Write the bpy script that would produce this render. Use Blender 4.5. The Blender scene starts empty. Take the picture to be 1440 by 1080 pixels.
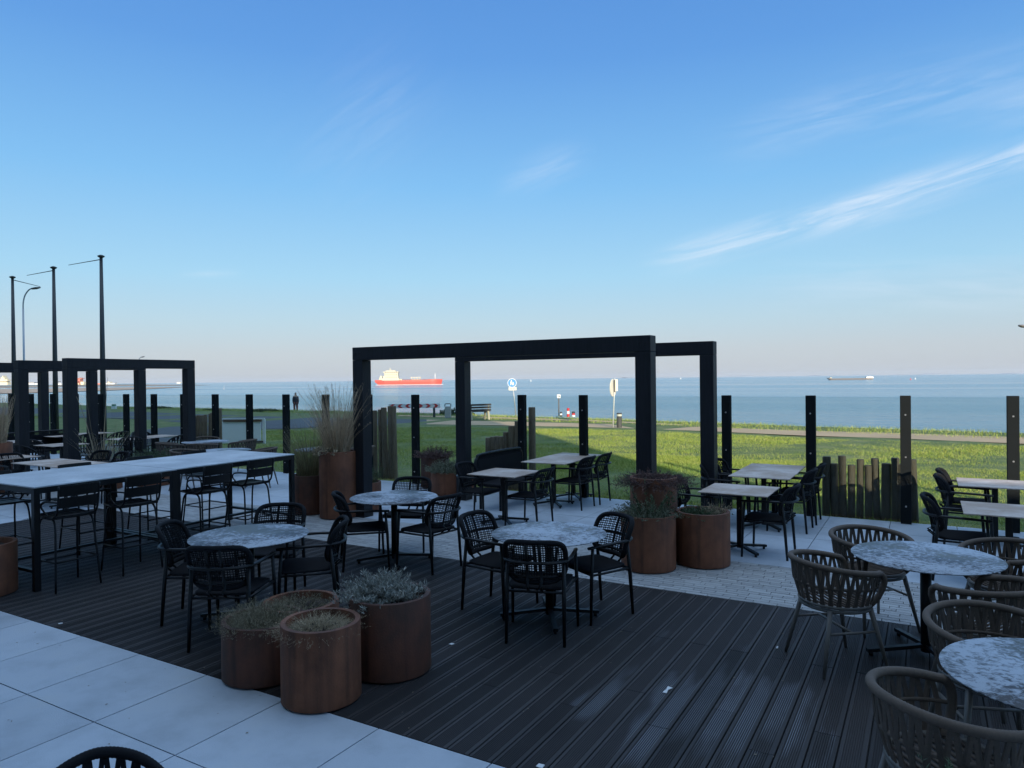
import bpy, bmesh, math, random
import numpy as np
from mathutils import Vector, Matrix
R = math.radians
random.seed(7); rng = np.random.default_rng(7)
S = bpy.context.scene; COL = S.collection

# ------------------------------------------------------------------ camera
CAMZ, FPX = 2.12, 1000.0
YAW, PITCH, ROLL = 30.3, 0.41, -0.63
rot = Matrix.Rotation(R(YAW), 3, 'Z') @ Matrix.Rotation(R(90-PITCH), 3, 'X') @ Matrix.Rotation(R(ROLL), 3, 'Z')
cd = bpy.data.cameras.new('camera'); cam = bpy.data.objects.new('camera', cd); COL.objects.link(cam)
cam.matrix_world = Matrix.Translation((0, 0, CAMZ)) @ rot.to_4x4()
cd.sensor_width = 36; cd.lens = 36*FPX/1440; cd.clip_start = .05; cd.clip_end = 90000
S.camera = cam

# ------------------------------------------------------------------ light
SUN_EL = 13.0; HAZE = 3.5e-5
tx, ty = -.689, .725                       # the way the sunlight travels over the ground
S.view_settings.view_transform = 'Standard'; S.view_settings.look = 'None'
S.view_settings.exposure = 0.48; S.view_settings.gamma = 1
sd = bpy.data.lights.new('sun', 'SUN'); sun = bpy.data.objects.new('sun', sd); COL.objects.link(sun)
sd.energy = 5.0; sd.angle = R(.5); sd.color = (1, .86, .66)
sun.rotation_euler = Vector((tx*math.cos(R(SUN_EL)), ty*math.cos(R(SUN_EL)), -math.sin(R(SUN_EL)))).to_track_quat('-Z', 'Y').to_euler()
W = bpy.data.worlds.new('World'); S.world = W; W.use_nodes = True
nt = W.node_tree; nt.nodes.clear()
def N(t, ty_, **k):
    n = t.nodes.new(ty_)
    for a, v in k.items(): setattr(n, a, v)
    return n
def M_(t, op, a, b=None, c=None):
    n = N(t, 'ShaderNodeMath', operation=op)
    for i, v in enumerate((a, b, c)):
        if v is None: continue
        if isinstance(v, (int, float)): n.inputs[i].default_value = v
        else: t.links.new(v, n.inputs[i])
    return n.outputs[0]
sky = N(nt, 'ShaderNodeTexSky', sky_type='NISHITA', sun_disc=False)
sky.sun_elevation = R(SUN_EL); sky.sun_rotation = math.atan2(-tx, -ty)
sky.air_density = 1.0; sky.dust_density = .9; sky.ozone_density = 2.2; sky.altitude = 0
tc = N(nt, 'ShaderNodeTexCoord'); sep = N(nt, 'ShaderNodeSeparateXYZ'); nt.links.new(tc.outputs['Generated'], sep.inputs[0])
az = M_(nt, 'ARCTAN2', sep.outputs[0], sep.outputs[1])           # azimuth, clockwise from +Y
el = M_(nt, 'ARCSINE', sep.outputs[2])
def azel(px, py):
    d = rot @ Vector(((px-720)/FPX, (540-py)/FPX, -1)); d.normalize()
    return math.atan2(d.x, d.y), math.asin(d.z)
def cirrus(p, q, width, strength, seed, taper=.15, sx=7, sy=60, thr=.42):
    """a wisp of cirrus between two directions of the sky"""
    (a0, e0), (a1, e1) = azel(*p), azel(*q)
    L = math.hypot(a1-a0, e1-e0); cx, sy_ = (a1-a0)/L, (e1-e0)/L
    da = M_(nt, 'SUBTRACT', az, a0); de = M_(nt, 'SUBTRACT', el, e0)
    u = M_(nt, 'ADD', M_(nt, 'MULTIPLY', da, cx), M_(nt, 'MULTIPLY', de, sy_))
    v = M_(nt, 'SUBTRACT', M_(nt, 'MULTIPLY', de, cx), M_(nt, 'MULTIPLY', da, sy_))
    c = N(nt, 'ShaderNodeCombineXYZ'); nt.links.new(M_(nt, 'MULTIPLY', u, sx), c.inputs[0]); nt.links.new(M_(nt, 'MULTIPLY', v, sy), c.inputs[1]); c.inputs[2].default_value = seed
    n = N(nt, 'ShaderNodeTexNoise'); n.inputs['Scale'].default_value = 1; n.inputs['Detail'].default_value = 7; n.inputs['Roughness'].default_value = .62; n.inputs['Distortion'].default_value = .6
    nt.links.new(c.outputs[0], n.inputs['Vector'])
    c2 = N(nt, 'ShaderNodeCombineXYZ'); nt.links.new(M_(nt, 'MULTIPLY', u, 5), c2.inputs[0]); c2.inputs[2].default_value = seed+9
    n2 = N(nt, 'ShaderNodeTexNoise'); n2.inputs['Scale'].default_value = 1; nt.links.new(c2.outputs[0], n2.inputs['Vector'])
    w = M_(nt, 'ADD', v, M_(nt, 'MULTIPLY', M_(nt, 'SUBTRACT', n2.outputs[0], .5), width*1.6))
    g = M_(nt, 'POWER', 2.718, M_(nt, 'MULTIPLY', M_(nt, 'MULTIPLY', w, w), -1/(width*width)))
    t0 = N(nt, 'ShaderNodeMapRange', interpolation_type='SMOOTHSTEP'); nt.links.new(u, t0.inputs[0]); t0.inputs[1].default_value = -.01; t0.inputs[2].default_value = taper
    t1 = N(nt, 'ShaderNodeMapRange', interpolation_type='SMOOTHSTEP'); nt.links.new(u, t1.inputs[0]); t1.inputs[1].default_value = L; t1.inputs[2].default_value = L-taper
    m = N(nt, 'ShaderNodeMapRange', interpolation_type='SMOOTHSTEP'); nt.links.new(n.outputs[0], m.inputs[0]); m.inputs[1].default_value = thr-.14; m.inputs[2].default_value = thr+.36
    r = M_(nt, 'MULTIPLY', M_(nt, 'MULTIPLY', g, m.outputs[0]), M_(nt, 'MULTIPLY', t0.outputs[0], t1.outputs[0]))
    return M_(nt, 'MULTIPLY', r, strength)
ws = [cirrus((890, 378), (1700, 120), .016, .75, 1.3, .12), cirrus((1130, 330), (1420, 228), .022, .45, 4.1, .12),
      cirrus((960, 205), (1640, 30), .03, .22, 7.7, .2), cirrus((690, 275), (850, 205), .018, .28, 3.9, .08),
      cirrus((380, 260), (640, 60), .06, .09, 12.1, .15), cirrus((1340, 175), (1700, 80), .02, .3, 15.2, .1),
      cirrus((250, 386), (350, 384), .004, .35, 2.2, .05), cirrus((1000, 400), (1700, 400), .03, .22, 22.2, .2)]
acc = ws[0]
for w_ in ws[1:]: acc = M_(nt, 'ADD', acc, w_)
acc = M_(nt, 'MINIMUM', acc, .8)
# clear winter sky: deep blue high in view, paling to a faint rose grey over the water
ramp = N(nt, 'ShaderNodeValToRGB'); re_ = ramp.color_ramp.elements
def lin(c, f=1.): return tuple(((k/255+.055)/1.055)**2.4/1.35/.12*.1*f for k in c)
stops = [(0, (193, 200, 210)), (2.2, (192, 203, 215)), (4.5, (182, 209, 226)), (8, (162, 210, 239)), (15, (126, 190, 241)), (24, (94, 157, 228)), (30, (84, 145, 220)), (38, (105, 165, 235)), (50, (222, 256, 298)), (90, (262, 296, 330))]  # overhead stops, out of view, raised far brighter to fill the shaded terrace
re_[0].position = 0; re_[0].color = (*lin(stops[0][1]), 1); re_[1].position = 1; re_[1].color = (*lin(stops[-1][1]), 1)
for a_, c_ in stops[1:-1]: e_ = re_.new(a_/90); e_.color = (*lin(c_), 1)
nt.links.new(M_(nt, 'DIVIDE', M_(nt, 'MAXIMUM', el, 0), math.pi/2), ramp.inputs[0])
sc_ = N(nt, 'ShaderNodeVectorMath', operation='SCALE'); sc_.inputs['Scale'].default_value = 10; nt.links.new(ramp.outputs[0], sc_.inputs[0])
blend = N(nt, 'ShaderNodeMixRGB'); blend.inputs[0].default_value = .88; nt.links.new(sky.outputs[0], blend.inputs[1]); nt.links.new(sc_.outputs[0], blend.inputs[2])
mix = N(nt, 'ShaderNodeMixRGB'); nt.links.new(acc, mix.inputs[0]); nt.links.new(blend.outputs[0], mix.inputs[1]); mix.inputs[2].default_value = (5.2, 5.6, 6.2, 1)
bg = N(nt, 'ShaderNodeBackground'); bg.inputs['Strength'].default_value = .12
nt.links.new(mix.outputs[0], bg.inputs['Color'])
wo = N(nt, 'ShaderNodeOutputWorld'); nt.links.new(bg.outputs[0], wo.inputs[0])
SKYMIX = mix

# ------------------------------------------------------------------ placing
cz, sz = math.cos(R(YAW)), math.sin(R(YAW))
def G(px, py, z=0.0):
    """the point of height z seen at a pixel of the photograph"""
    d = rot @ Vector(((px-720)/FPX, (540-py)/FPX, -1)); t = (z-CAMZ)/d.z
    return Vector((d.x*t, d.y*t, z))
def at(px, depth, z=0.0):
    """a point of height z at a bearing and a distance along the view"""
    hy = 532.8-.011*(px-720)
    d = rot @ Vector(((px-720)/FPX, (540-hy-(CAMZ-z)/depth*FPX)/FPX, -1))
    return Vector((d.x*depth, d.y*depth, z))

# ------------------------------------------------------------------ materials
MATS = {}
def mat(name, col, rough=.6, metal=0., var=0., vscale=8., bump=0., bscale=40., spec=.5, island=0., col2=None, thr=(.4, .65), stretch=(1, 1, 1), detail=5, streak=0.):
    if name in MATS: return MATS[name]
    m = bpy.data.materials.new(name); m.use_nodes = True; t = m.node_tree; b = t.nodes['Principled BSDF']
    b.inputs['Base Color'].default_value = (*col, 1); b.inputs['Roughness'].default_value = rough
    b.inputs['Metallic'].default_value = metal; b.inputs['Specular IOR Level'].default_value = spec
    if var or bump or island or col2:
        g = N(t, 'ShaderNodeTexCoord'); mp = N(t, 'ShaderNodeMapping'); t.links.new(g.outputs['Object'], mp.inputs[0]); mp.inputs['Scale'].default_value = stretch
        n = N(t, 'ShaderNodeTexNoise'); n.inputs['Scale'].default_value = vscale; n.inputs['Detail'].default_value = detail; n.inputs['Roughness'].default_value = .6
        t.links.new(mp.outputs[0], n.inputs['Vector'])
        out = None
        if col2:
            mr = N(t, 'ShaderNodeMapRange', interpolation_type='SMOOTHSTEP'); t.links.new(n.outputs[0], mr.inputs[0]); mr.inputs[1].default_value = thr[0]; mr.inputs[2].default_value = thr[1]
            mx = N(t, 'ShaderNodeMixRGB'); t.links.new(mr.outputs[0], mx.inputs[0]); mx.inputs[1].default_value = (*col, 1); mx.inputs[2].default_value = (*col2, 1); out = mx.outputs[0]
        f = None
        if var: f = M_(t, 'ADD', M_(t, 'MULTIPLY', M_(t, 'SUBTRACT', n.outputs[0], .5), var*2), 1)
        if island:
            ge = N(t, 'ShaderNodeNewGeometry'); fi = M_(t, 'ADD', M_(t, 'MULTIPLY', M_(t, 'SUBTRACT', ge.outputs['Random Per Island'], .5), island*2), 1)
            f = M_(t, 'MULTIPLY', f, fi) if f is not None else fi
        if f is not None:
            vm = N(t, 'ShaderNodeVectorMath', operation='SCALE'); t.links.new(f, vm.inputs['Scale'])
            if out: t.links.new(out, vm.inputs[0])
            else: vm.inputs[0].default_value = col
            out = vm.outputs[0]
        if streak and out:   # runs down a wall
            m3 = N(t, 'ShaderNodeMapping'); t.links.new(g.outputs['Object'], m3.inputs[0]); m3.inputs['Scale'].default_value = (13, 13, .7)
            n3 = N(t, 'ShaderNodeTexNoise'); n3.inputs['Scale'].default_value = 1; n3.inputs['Detail'].default_value = 4; t.links.new(m3.outputs[0], n3.inputs['Vector'])
            r3 = N(t, 'ShaderNodeMapRange'); t.links.new(n3.outputs[0], r3.inputs[0]); r3.inputs[1].default_value = .5; r3.inputs[2].default_value = .72; r3.inputs[3].default_value = 1; r3.inputs[4].default_value = 1-streak
            v3 = N(t, 'ShaderNodeVectorMath', operation='SCALE'); t.links.new(out, v3.inputs[0]); t.links.new(r3.outputs[0], v3.inputs['Scale']); out = v3.outputs[0]
        if out: t.links.new(out, b.inputs['Base Color'])
        if bump:
            n2 = N(t, 'ShaderNodeTexNoise'); n2.inputs['Scale'].default_value = bscale; n2.inputs['Detail'].default_value = 6; t.links.new(mp.outputs[0], n2.inputs['Vector'])
            bp = N(t, 'ShaderNodeBump'); bp.inputs['Strength'].default_value = bump; bp.inputs['Distance'].default_value = .01
            t.links.new(n2.outputs[0], bp.inputs['Height']); t.links.new(bp.outputs[0], b.inputs['Normal'])
    MATS[name] = m; return m

BLK = mat('black_powder_coat', (.007, .008, .010), .42, var=.15, vscale=30, spec=.3)
ROPE = mat('black_rope', (.009, .010, .013), .8, var=.4, vscale=60, spec=.15)
TAUPE = mat('taupe_metal', (.12, .11, .10), .45, var=.1, vscale=20)
STRAP = mat('taupe_strap', (.085, .063, .049), .8, var=.35, vscale=70, island=.25)
TIMB = mat('black_stained_timber', (.014, .015, .020), .55, spec=.3, var=.7, vscale=9, stretch=(4, 4, .3), bump=.5, bscale=40)
POST = mat('grey_steel_post', (.011, .014, .016), .85, var=.08, spec=.12)
CORT = mat('corten_steel', (.105, .036, .016), .72, var=.28, vscale=3.5, bump=.2, bscale=90, col2=(.185, .066, .030), thr=(.32, .7), stretch=(1, 1, .75), detail=9, streak=.45)
CORT_D = mat('dark_corten_steel', (.058, .022, .012), .7, var=.35, vscale=3.5, bump=.2, bscale=90, col2=(.115, .036, .018), thr=(.35, .75), stretch=(1, 1, .75), detail=9, streak=.45)
SOIL = mat('dark_soil', (.03, .022, .017), .95, bump=1, bscale=60, var=.5)
PILE = mat('weathered_pile_wood', (.21, .15, .095), .85, var=.5, vscale=14, stretch=(3, 3, .35), bump=.5, bscale=40, col2=(.085, .06, .04), thr=(.45, .7), island=.3)
WHITE = mat('white_paint', (.75, .75, .72), .5)
STEEL = mat('galvanised_steel', (.45, .47, .48), .45, metal=.6, var=.1)
DARKPOLE = mat('dark_flagpole_paint', (.035, .04, .04), .4)
RED = mat('red_paint', (.62, .03, .03), .5)

def frost(name, base, fr, lo, hi, scale=7., rough=.4, rim=None, spec=.5):
    m = bpy.data.materials.new(name); m.use_nodes = True; t = m.node_tree; b = t.nodes['Principled BSDF']
    b.inputs['Specular IOR Level'].default_value = spec
    g = N(t, 'ShaderNodeTexCoord'); oi = N(t, 'ShaderNodeObjectInfo')
    ofs = N(t, 'ShaderNodeCombineXYZ'); t.links.new(M_(t, 'MULTIPLY', oi.outputs['Random'], 37), ofs.inputs[2]); t.links.new(M_(t, 'MULTIPLY', oi.outputs['Random'], 11), ofs.inputs[0])
    va = N(t, 'ShaderNodeVectorMath', operation='ADD'); t.links.new(g.outputs['Object'], va.inputs[0]); t.links.new(ofs.outputs[0], va.inputs[1])
    big = N(t, 'ShaderNodeTexNoise'); big.inputs['Scale'].default_value = 2.2; big.inputs['Detail'].default_value = 2; t.links.new(va.outputs[0], big.inputs['Vector'])
    n = N(t, 'ShaderNodeTexNoise'); n.inputs['Scale'].default_value = scale; n.inputs['Detail'].default_value = 9; n.inputs['Roughness'].default_value = .68; n.inputs['Distortion'].default_value = .6; t.links.new(va.outputs[0], n.inputs['Vector'])
    s = M_(t, 'ADD', M_(t, 'MULTIPLY', n.outputs[0], .55), M_(t, 'MULTIPLY', big.outputs[0], .75))
    if rim:   # frost stays along the edge and in the middle of a round top
        ln = N(t, 'ShaderNodeVectorMath', operation='LENGTH'); t.links.new(g.outputs['Object'], ln.inputs[0])
        e = N(t, 'ShaderNodeMapRange'); t.links.new(ln.outputs['Value'], e.inputs[0]); e.inputs[1].default_value = rim-.05; e.inputs[2].default_value = rim; e.inputs[4].default_value = .45
        c = N(t, 'ShaderNodeMapRange'); t.links.new(ln.outputs['Value'], c.inputs[0]); c.inputs[1].default_value = .12; c.inputs[2].default_value = .40; c.inputs[3].default_value = .25; c.inputs[4].default_value = -.12
        s = M_(t, 'ADD', s, M_(t, 'ADD', M_(t, 'MULTIPLY', e.outputs[0], n.outputs[0]), c.outputs[0]))
    mr = N(t, 'ShaderNodeMapRange'); t.links.new(s, mr.inputs[0]); mr.inputs[1].default_value = lo; mr.inputs[2].default_value = hi
    mx = N(t, 'ShaderNodeMixRGB'); t.links.new(mr.outputs[0], mx.inputs[0]); mx.inputs[1].default_value = (*base, 1); mx.inputs[2].default_value = (*fr, 1)
    t.links.new(mx.outputs[0], b.inputs['Base Color'])
    rr = N(t, 'ShaderNodeMapRange'); t.links.new(mr.outputs[0], rr.inputs[0]); rr.inputs[3].default_value = rough; rr.inputs[4].default_value = .85; t.links.new(rr.outputs[0], b.inputs['Roughness'])
    bp = N(t, 'ShaderNodeBump'); bp.inputs['Strength'].default_value = .3; bp.inputs['Distance'].default_value = .004; t.links.new(mr.outputs[0], bp.inputs['Height']); t.links.new(bp.outputs[0], b.inputs['Normal'])
    MATS[name] = m; return m
FROUND = frost('frosted_round_top', (.055, .06, .07), (.38, .43, .50), .66, .84, 27, .36, .51, .3)
FSQ = frost('frosted_square_top', (.38, .28, .22), (.60, .53, .49), .55, .85, 9, .6, None, .3)
FBAR = frost('frosted_bar_top', (.32, .35, .39), (.56, .60, .65), .45, .85, 25, .55)

# ------------------------------------------------------------------ mesh building
class MB:
    def __init__(s): s.v = []; s.f = []; s.sm = []; s.n = 0
    def add(s, vs, fs, smooth=False):
        s.v += [tuple(v) for v in vs]; s.f += [tuple(i+s.n for i in f) for f in fs]; s.sm += [smooth]*len(fs); s.n += len(vs); return s
    def box(s, c, d, M=None):
        x, y, z = [k/2 for k in d]
        vs = [Vector((i*x, j*y, k*z)) for i in (-1, 1) for j in (-1, 1) for k in (-1, 1)]
        if M is not None: vs = [M @ v for v in vs]
        c = Vector(c)
        return s.add([v+c for v in vs], [(0, 1, 3, 2), (4, 6, 7, 5), (0, 4, 5, 1), (2, 3, 7, 6), (0, 2, 6, 4), (1, 5, 7, 3)])
    def beam(s, p, q, w, h, up=(0, 0, 1)):
        p, q = Vector(p), Vector(q); d = (q-p); L = d.length; d.normalize(); up = Vector(up)
        if abs(d.dot(up)) > .99: up = Vector((0, 1, 0))
        x = d.cross(up).normalized(); u = x.cross(d).normalized()
        M = Matrix((x, d, u)).transposed()
        return s.box((p+q)/2, (w, L, h), M)
    def tube(s, pts, r, seg=8, closed=False, flat=1., caps=True):
        pts = [Vector(p) for p in pts]; n = len(pts); rs = r if hasattr(r, '__len__') else [r]*n
        vs = []; nrm = None
        for i, p in enumerate(pts):
            a = pts[(i-1) % n] if (closed or i > 0) else p; b = pts[(i+1) % n] if (closed or i < n-1) else p
            d = (b-a).normalized()
            if nrm is None: nrm = Vector((0, 0, 1)) if abs(d.z) < .9 else Vector((1, 0, 0))
            nrm = (nrm-d*nrm.dot(d)).normalized(); bi = d.cross(nrm)
            for k in range(seg):
                t = 2*math.pi*k/seg; vs.append(p+(nrm*math.cos(t)*flat+bi*math.sin(t))*rs[i])
        fs = []
        for i in range(n if closed else n-1):
            j = (i+1) % n
            for k in range(seg):
                l = (k+1) % seg; fs.append((i*seg+k, i*seg+l, j*seg+l, j*seg+k))
        s.add(vs, fs, True)
        if not closed and caps:
            s.f.append(tuple(s.n-n*seg+k for k in range(seg))[::-1]); s.f.append(tuple(s.n-seg+k for k in range(seg))); s.sm += [False, False]
        return s
    def lathe(s, prof, seg=48, c=(0, 0, 0), smooth=True, wob=0):
        vs = []; n = len(prof)
        for k in range(seg):
            t = 2*math.pi*k/seg
            for r, z in prof: vs.append((c[0]+r*math.cos(t), c[1]+r*math.sin(t), c[2]+z))
        fs = [(k*n+i, ((k+1) % seg)*n+i, ((k+1) % seg)*n+i+1, k*n+i+1) for k in range(seg) for i in range(n-1)]
        return s.add(vs, fs, smooth)
    def disc(s, c, r, seg=48, h=None):
        return s.lathe([(0.001, 0), (r, 0)], seg, c, False)
    def build(s, name, m, parent=None, loc=None, bevel=0, recalc=True):
        me = bpy.data.meshes.new(name); me.from_pydata(s.v, [], s.f); me.materials.append(m)
        me.polygons.foreach_set('use_smooth', s.sm)
        if recalc:
            b = bmesh.new(); b.from_mesh(me); bmesh.ops.recalc_face_normals(b, faces=b.faces); b.to_mesh(me); b.free()
        me.update()
        o = bpy.data.objects.new(name, me); COL.objects.link(o)
        if parent: o.parent = parent
        if loc: o.location = loc
        if bevel:
            k = o.modifiers.new('bevel', 'BEVEL'); k.width = bevel; k.segments = 2; k.limit_method = 'ANGLE'
        return o
def npmesh(name, V, F, m, parent=None, smooth=False):
    """V n x 3, F m x k arrays -> object"""
    me = bpy.data.meshes.new(name); k = F.shape[1]
    me.vertices.add(len(V)); me.vertices.foreach_set('co', V.astype(np.float32).ravel())
    me.loops.add(F.size); me.loops.foreach_set('vertex_index', F.astype(np.int32).ravel())
    me.polygons.add(len(F)); me.polygons.foreach_set('loop_start', np.arange(0, F.size, k, dtype=np.int32))
    if smooth: me.polygons.foreach_set('use_smooth', np.ones(len(F), bool))
    me.update(calc_edges=True); me.materials.append(m)
    o = bpy.data.objects.new(name, me); COL.objects.link(o)
    if parent: o.parent = parent
    return o
def tag(o, label=None, cat=None, group=None, kind=None):
    if label: o['label'] = label
    if cat: o['category'] = cat
    if group: o['group'] = group
    if kind: o['kind'] = kind
    return o
def empty(name, loc=(0, 0, 0), rz=0.):
    e = bpy.data.objects.new(name, None); COL.objects.link(e); e.location = loc; e.rotation_euler = (0, 0, rz); e.empty_display_size = .1; return e
def copy_tree(o, parent=None):
    c = o.copy(); COL.objects.link(c); c.parent = parent
    for ch in [k for k in PARTS.get(o.name, [])]: copy_part(ch, c)
    return c
PARTS = {}
def kids(root):
    PARTS[root.name] = [o for o in COL.objects if o.parent == root]
    for o in PARTS[root.name]: PARTS[o.name] = [q for q in COL.objects if q.parent == o]
def copy_part(o, parent):
    c = o.copy(); COL.objects.link(c); c.parent = parent
    for ch in PARTS.get(o.name, []): copy_part(ch, c)
def facing(dx, dy): return math.atan2(-dx, dy)     # turns local +Y to (dx, dy)

class Proto:
    """first use moves the prototype itself, later ones copy it"""
    def __init__(s, root): s.root = root; s.used = False; kids(root)
    def put(s, x, y, d=(0, 1), label=None, group=None, z=0, cat=None):
        o = s.root if not s.used else copy_tree(s.root); s.used = True
        o.location = (x, y, z); o.rotation_euler = (0, 0, facing(*d))
        tag(o, label, cat, group); return o

def spline(pts, n):
    """Catmull-Rom through the points"""
    P = [Vector(p) for p in pts]; P = [P[0]*2-P[1]]+P+[P[-1]*2-P[-2]]; out = []
    m = len(P)-3
    for i in range(m):
        for k in range(n):
            t = k/n; a, b, c, d = P[i:i+4]
            out.append(.5*((2*b)+(c-a)*t+(2*a-5*b+4*c-d)*t*t+(3*b-a-3*c+d)*t**3))
    out.append(P[-2]); return out

#================================================================== GROUND
def sheet(name, pts, z, m, kind='structure'):
    me = bpy.data.meshes.new(name); me.from_pydata([(x, y, z) for x, y in pts], [], [tuple(range(len(pts)))]); me.materials.append(m)
    o = bpy.data.objects.new(name, me); COL.objects.link(o); tag(o, kind=kind); return o
FE = 11.62                                        # terrace edge
tile_m = mat('pale_concrete_tile', (.375, .425, .49), .6, var=.42, vscale=2.6, island=.07, bump=.25, bscale=120, detail=12, col2=(.33, .36, .39), thr=(.5, .8))
joint_m = mat('dark_joint', (.03, .03, .032), .9)
sheet('terrace_bed', [(-27, -1.45), (5.5, -1.45), (5.5, FE), (-27, FE)], -.022, joint_m)
mb = MB(); P0 = .81
def tile(x0, x1, y0, y1, g=.0045):
    x0 += g; x1 -= g; y0 += g; y1 -= g; dz = rng.uniform(-.0006, .0006)
    mb.box(((x0+x1)/2, (y0+y1)/2, -.01+dz), (x1-x0, y1-y0, .02))
xs = [-2.9+P0*i for i in range(-30, 11)]
def tiles_area(xa, xb, ya, yb, y_ref):
    for x in xs:
        if x+P0 <= xa+.01 or x >= xb-.01: continue
        y = y_ref
        while y > ya: y -= P0
        while y < yb-.001:
            tile(max(x, xa), min(x+P0, xb), max(y, ya), min(y+P0, yb)); y += P0
tiles_area(-27, 5.5, -1.45, 3.31, 3.31)
tiles_area(-27, -12.2, 3.31, 6.85, 3.31)
tiles_area(-27, 5.5, 8.3, FE, 8.3)
tag(mb.build('terrace_tiles', tile_m, recalc=False), kind='structure')
# clinker brick band
brick_m = mat('grey_clinker_brick', (.30, .31, .32), .7, var=.2, vscale=12, island=.16, bump=.3, bscale=60)
mb = MB(); row = 0; y = 6.868
while y < 8.29:
    x = -27+(row % 2)*.11+rng.uniform(-.03, .03)
    while x < 5.4:
        L = .215
        mb.box((x+L/2, y+.034, -.01+rng.uniform(-.001, .001)), (L-.006, .068-.006, .02)); x += L
    y += .0682; row += 1
tag(mb.build('brick_paving', brick_m, recalc=False), kind='structure')
# grooved deck boards
dm = bpy.data.materials.new('dark_deck_board'); dm.use_nodes = True; t = dm.node_tree; b = t.nodes['Principled BSDF']
ge = N(t, 'ShaderNodeNewGeometry'); g = N(t, 'ShaderNodeTexCoord'); sp = N(t, 'ShaderNodeSeparateXYZ'); t.links.new(g.outputs['Object'], sp.inputs[0])
cb = N(t, 'ShaderNodeCombineXYZ'); t.links.new(M_(t, 'MULTIPLY', sp.outputs[0], 4.), cb.inputs[0]); t.links.new(M_(t, 'ADD', M_(t, 'MULTIPLY', sp.outputs[1], .8), M_(t, 'MULTIPLY', ge.outputs['Random Per Island'], 1.)), cb.inputs[1])
fn = N(t, 'ShaderNodeTexNoise'); fn.inputs['Scale'].default_value = 1.1; fn.inputs['Detail'].default_value = 3; t.links.new(cb.outputs[0], fn.inputs['Vector'])
n1 = N(t, 'ShaderNodeTexNoise'); n1.inputs['Scale'].default_value = 3; n1.inputs['Detail'].default_value = 8; t.links.new(g.outputs['Object'], n1.inputs['Vector'])
# the dried, pale boards lie in one part of the deck
dx = M_(t, 'MULTIPLY', M_(t, 'SUBTRACT', sp.outputs[0], -1.1), 1.0); dy = M_(t, 'MULTIPLY', M_(t, 'SUBTRACT', sp.outputs[1], 4.55), .95)
near = M_(t, 'POWER', 2.718, M_(t, 'MULTIPLY', M_(t, 'ADD', M_(t, 'MULTIPLY', dx, dx), M_(t, 'MULTIPLY', dy, dy)), -1.5))
wet = N(t, 'ShaderNodeMapRange'); t.links.new(M_(t, 'ADD', fn.outputs[0], M_(t, 'MULTIPLY', near, .34)), wet.inputs[0]); wet.inputs[1].default_value = .68; wet.inputs[2].default_value = .78
topz = N(t, 'ShaderNodeMapRange'); t.links.new(sp.outputs[2], topz.inputs[0]); topz.inputs[1].default_value = -.0025; topz.inputs[2].default_value = -.0012
frx = M_(t, 'FRACT', M_(t, 'DIVIDE', M_(t, 'ADD', sp.outputs[0], 30.7465), .15)); zone = M_(t, 'MULTIPLY', M_(t, 'GREATER_THAN', frx, .15), M_(t, 'LESS_THAN', frx, .80))
mx = N(t, 'ShaderNodeMixRGB'); mx.inputs[1].default_value = (.031, .028, .029, 1); mx.inputs[2].default_value = (.12, .13, .15, 1)
t.links.new(M_(t, 'MULTIPLY', M_(t, 'MULTIPLY', wet.outputs[0], zone), topz.outputs[0]), mx.inputs[0])
vm = N(t, 'ShaderNodeVectorMath', operation='SCALE'); t.links.new(mx.outputs[0], vm.inputs[0])
t.links.new(M_(t, 'MULTIPLY', M_(t, 'ADD', M_(t, 'MULTIPLY', n1.outputs[0], .5), .75), M_(t, 'ADD', M_(t, 'MULTIPLY', ge.outputs['Random Per Island'], .5), .75)), vm.inputs['Scale'])
t.links.new(vm.outputs[0], b.inputs['Base Color']); b.inputs['Roughness'].default_value = .62; b.inputs['Specular IOR Level'].default_value = .3
mb = MB(); pitch = .15; w = .143; ng = 8
def board(x0, y0, y1):
    prof = [(0, -.02), (0, -.003), (.003, 0), (.022, 0)]; gx = .022; gw = (w-.044)/ng
    for i in range(ng):
        a = gx+i*gw; prof += [(a+gw*.12, -.005), (a+gw*.5, -.005), (a+gw*.62, 0), (a+gw, 0)]
    prof += [(w-.003, 0), (w, -.003), (w, -.02)]
    dz = rng.uniform(-.001, .001)
    k = len(prof); vs = [(x0+px, yy, pz+dz) for yy in (y0, y1) for px, pz in prof]
    fs = [(i, i+1, k+i+1, k+i) for i in range(k-1)]+[tuple(range(k))]
    mb.add(vs, fs)
i = -76
for i in range(-77, 31):
    x0 = -.75+i*pitch+.0035
    cut = 4.15 if i % 2 else 5.6
    if i % 4 == 1: cut = 4.55
    board(x0, 3.315, cut-.002); board(x0, cut+.002, 6.855)
tag(mb.build('timber_deck', dm, recalc=False), kind='structure')

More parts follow.
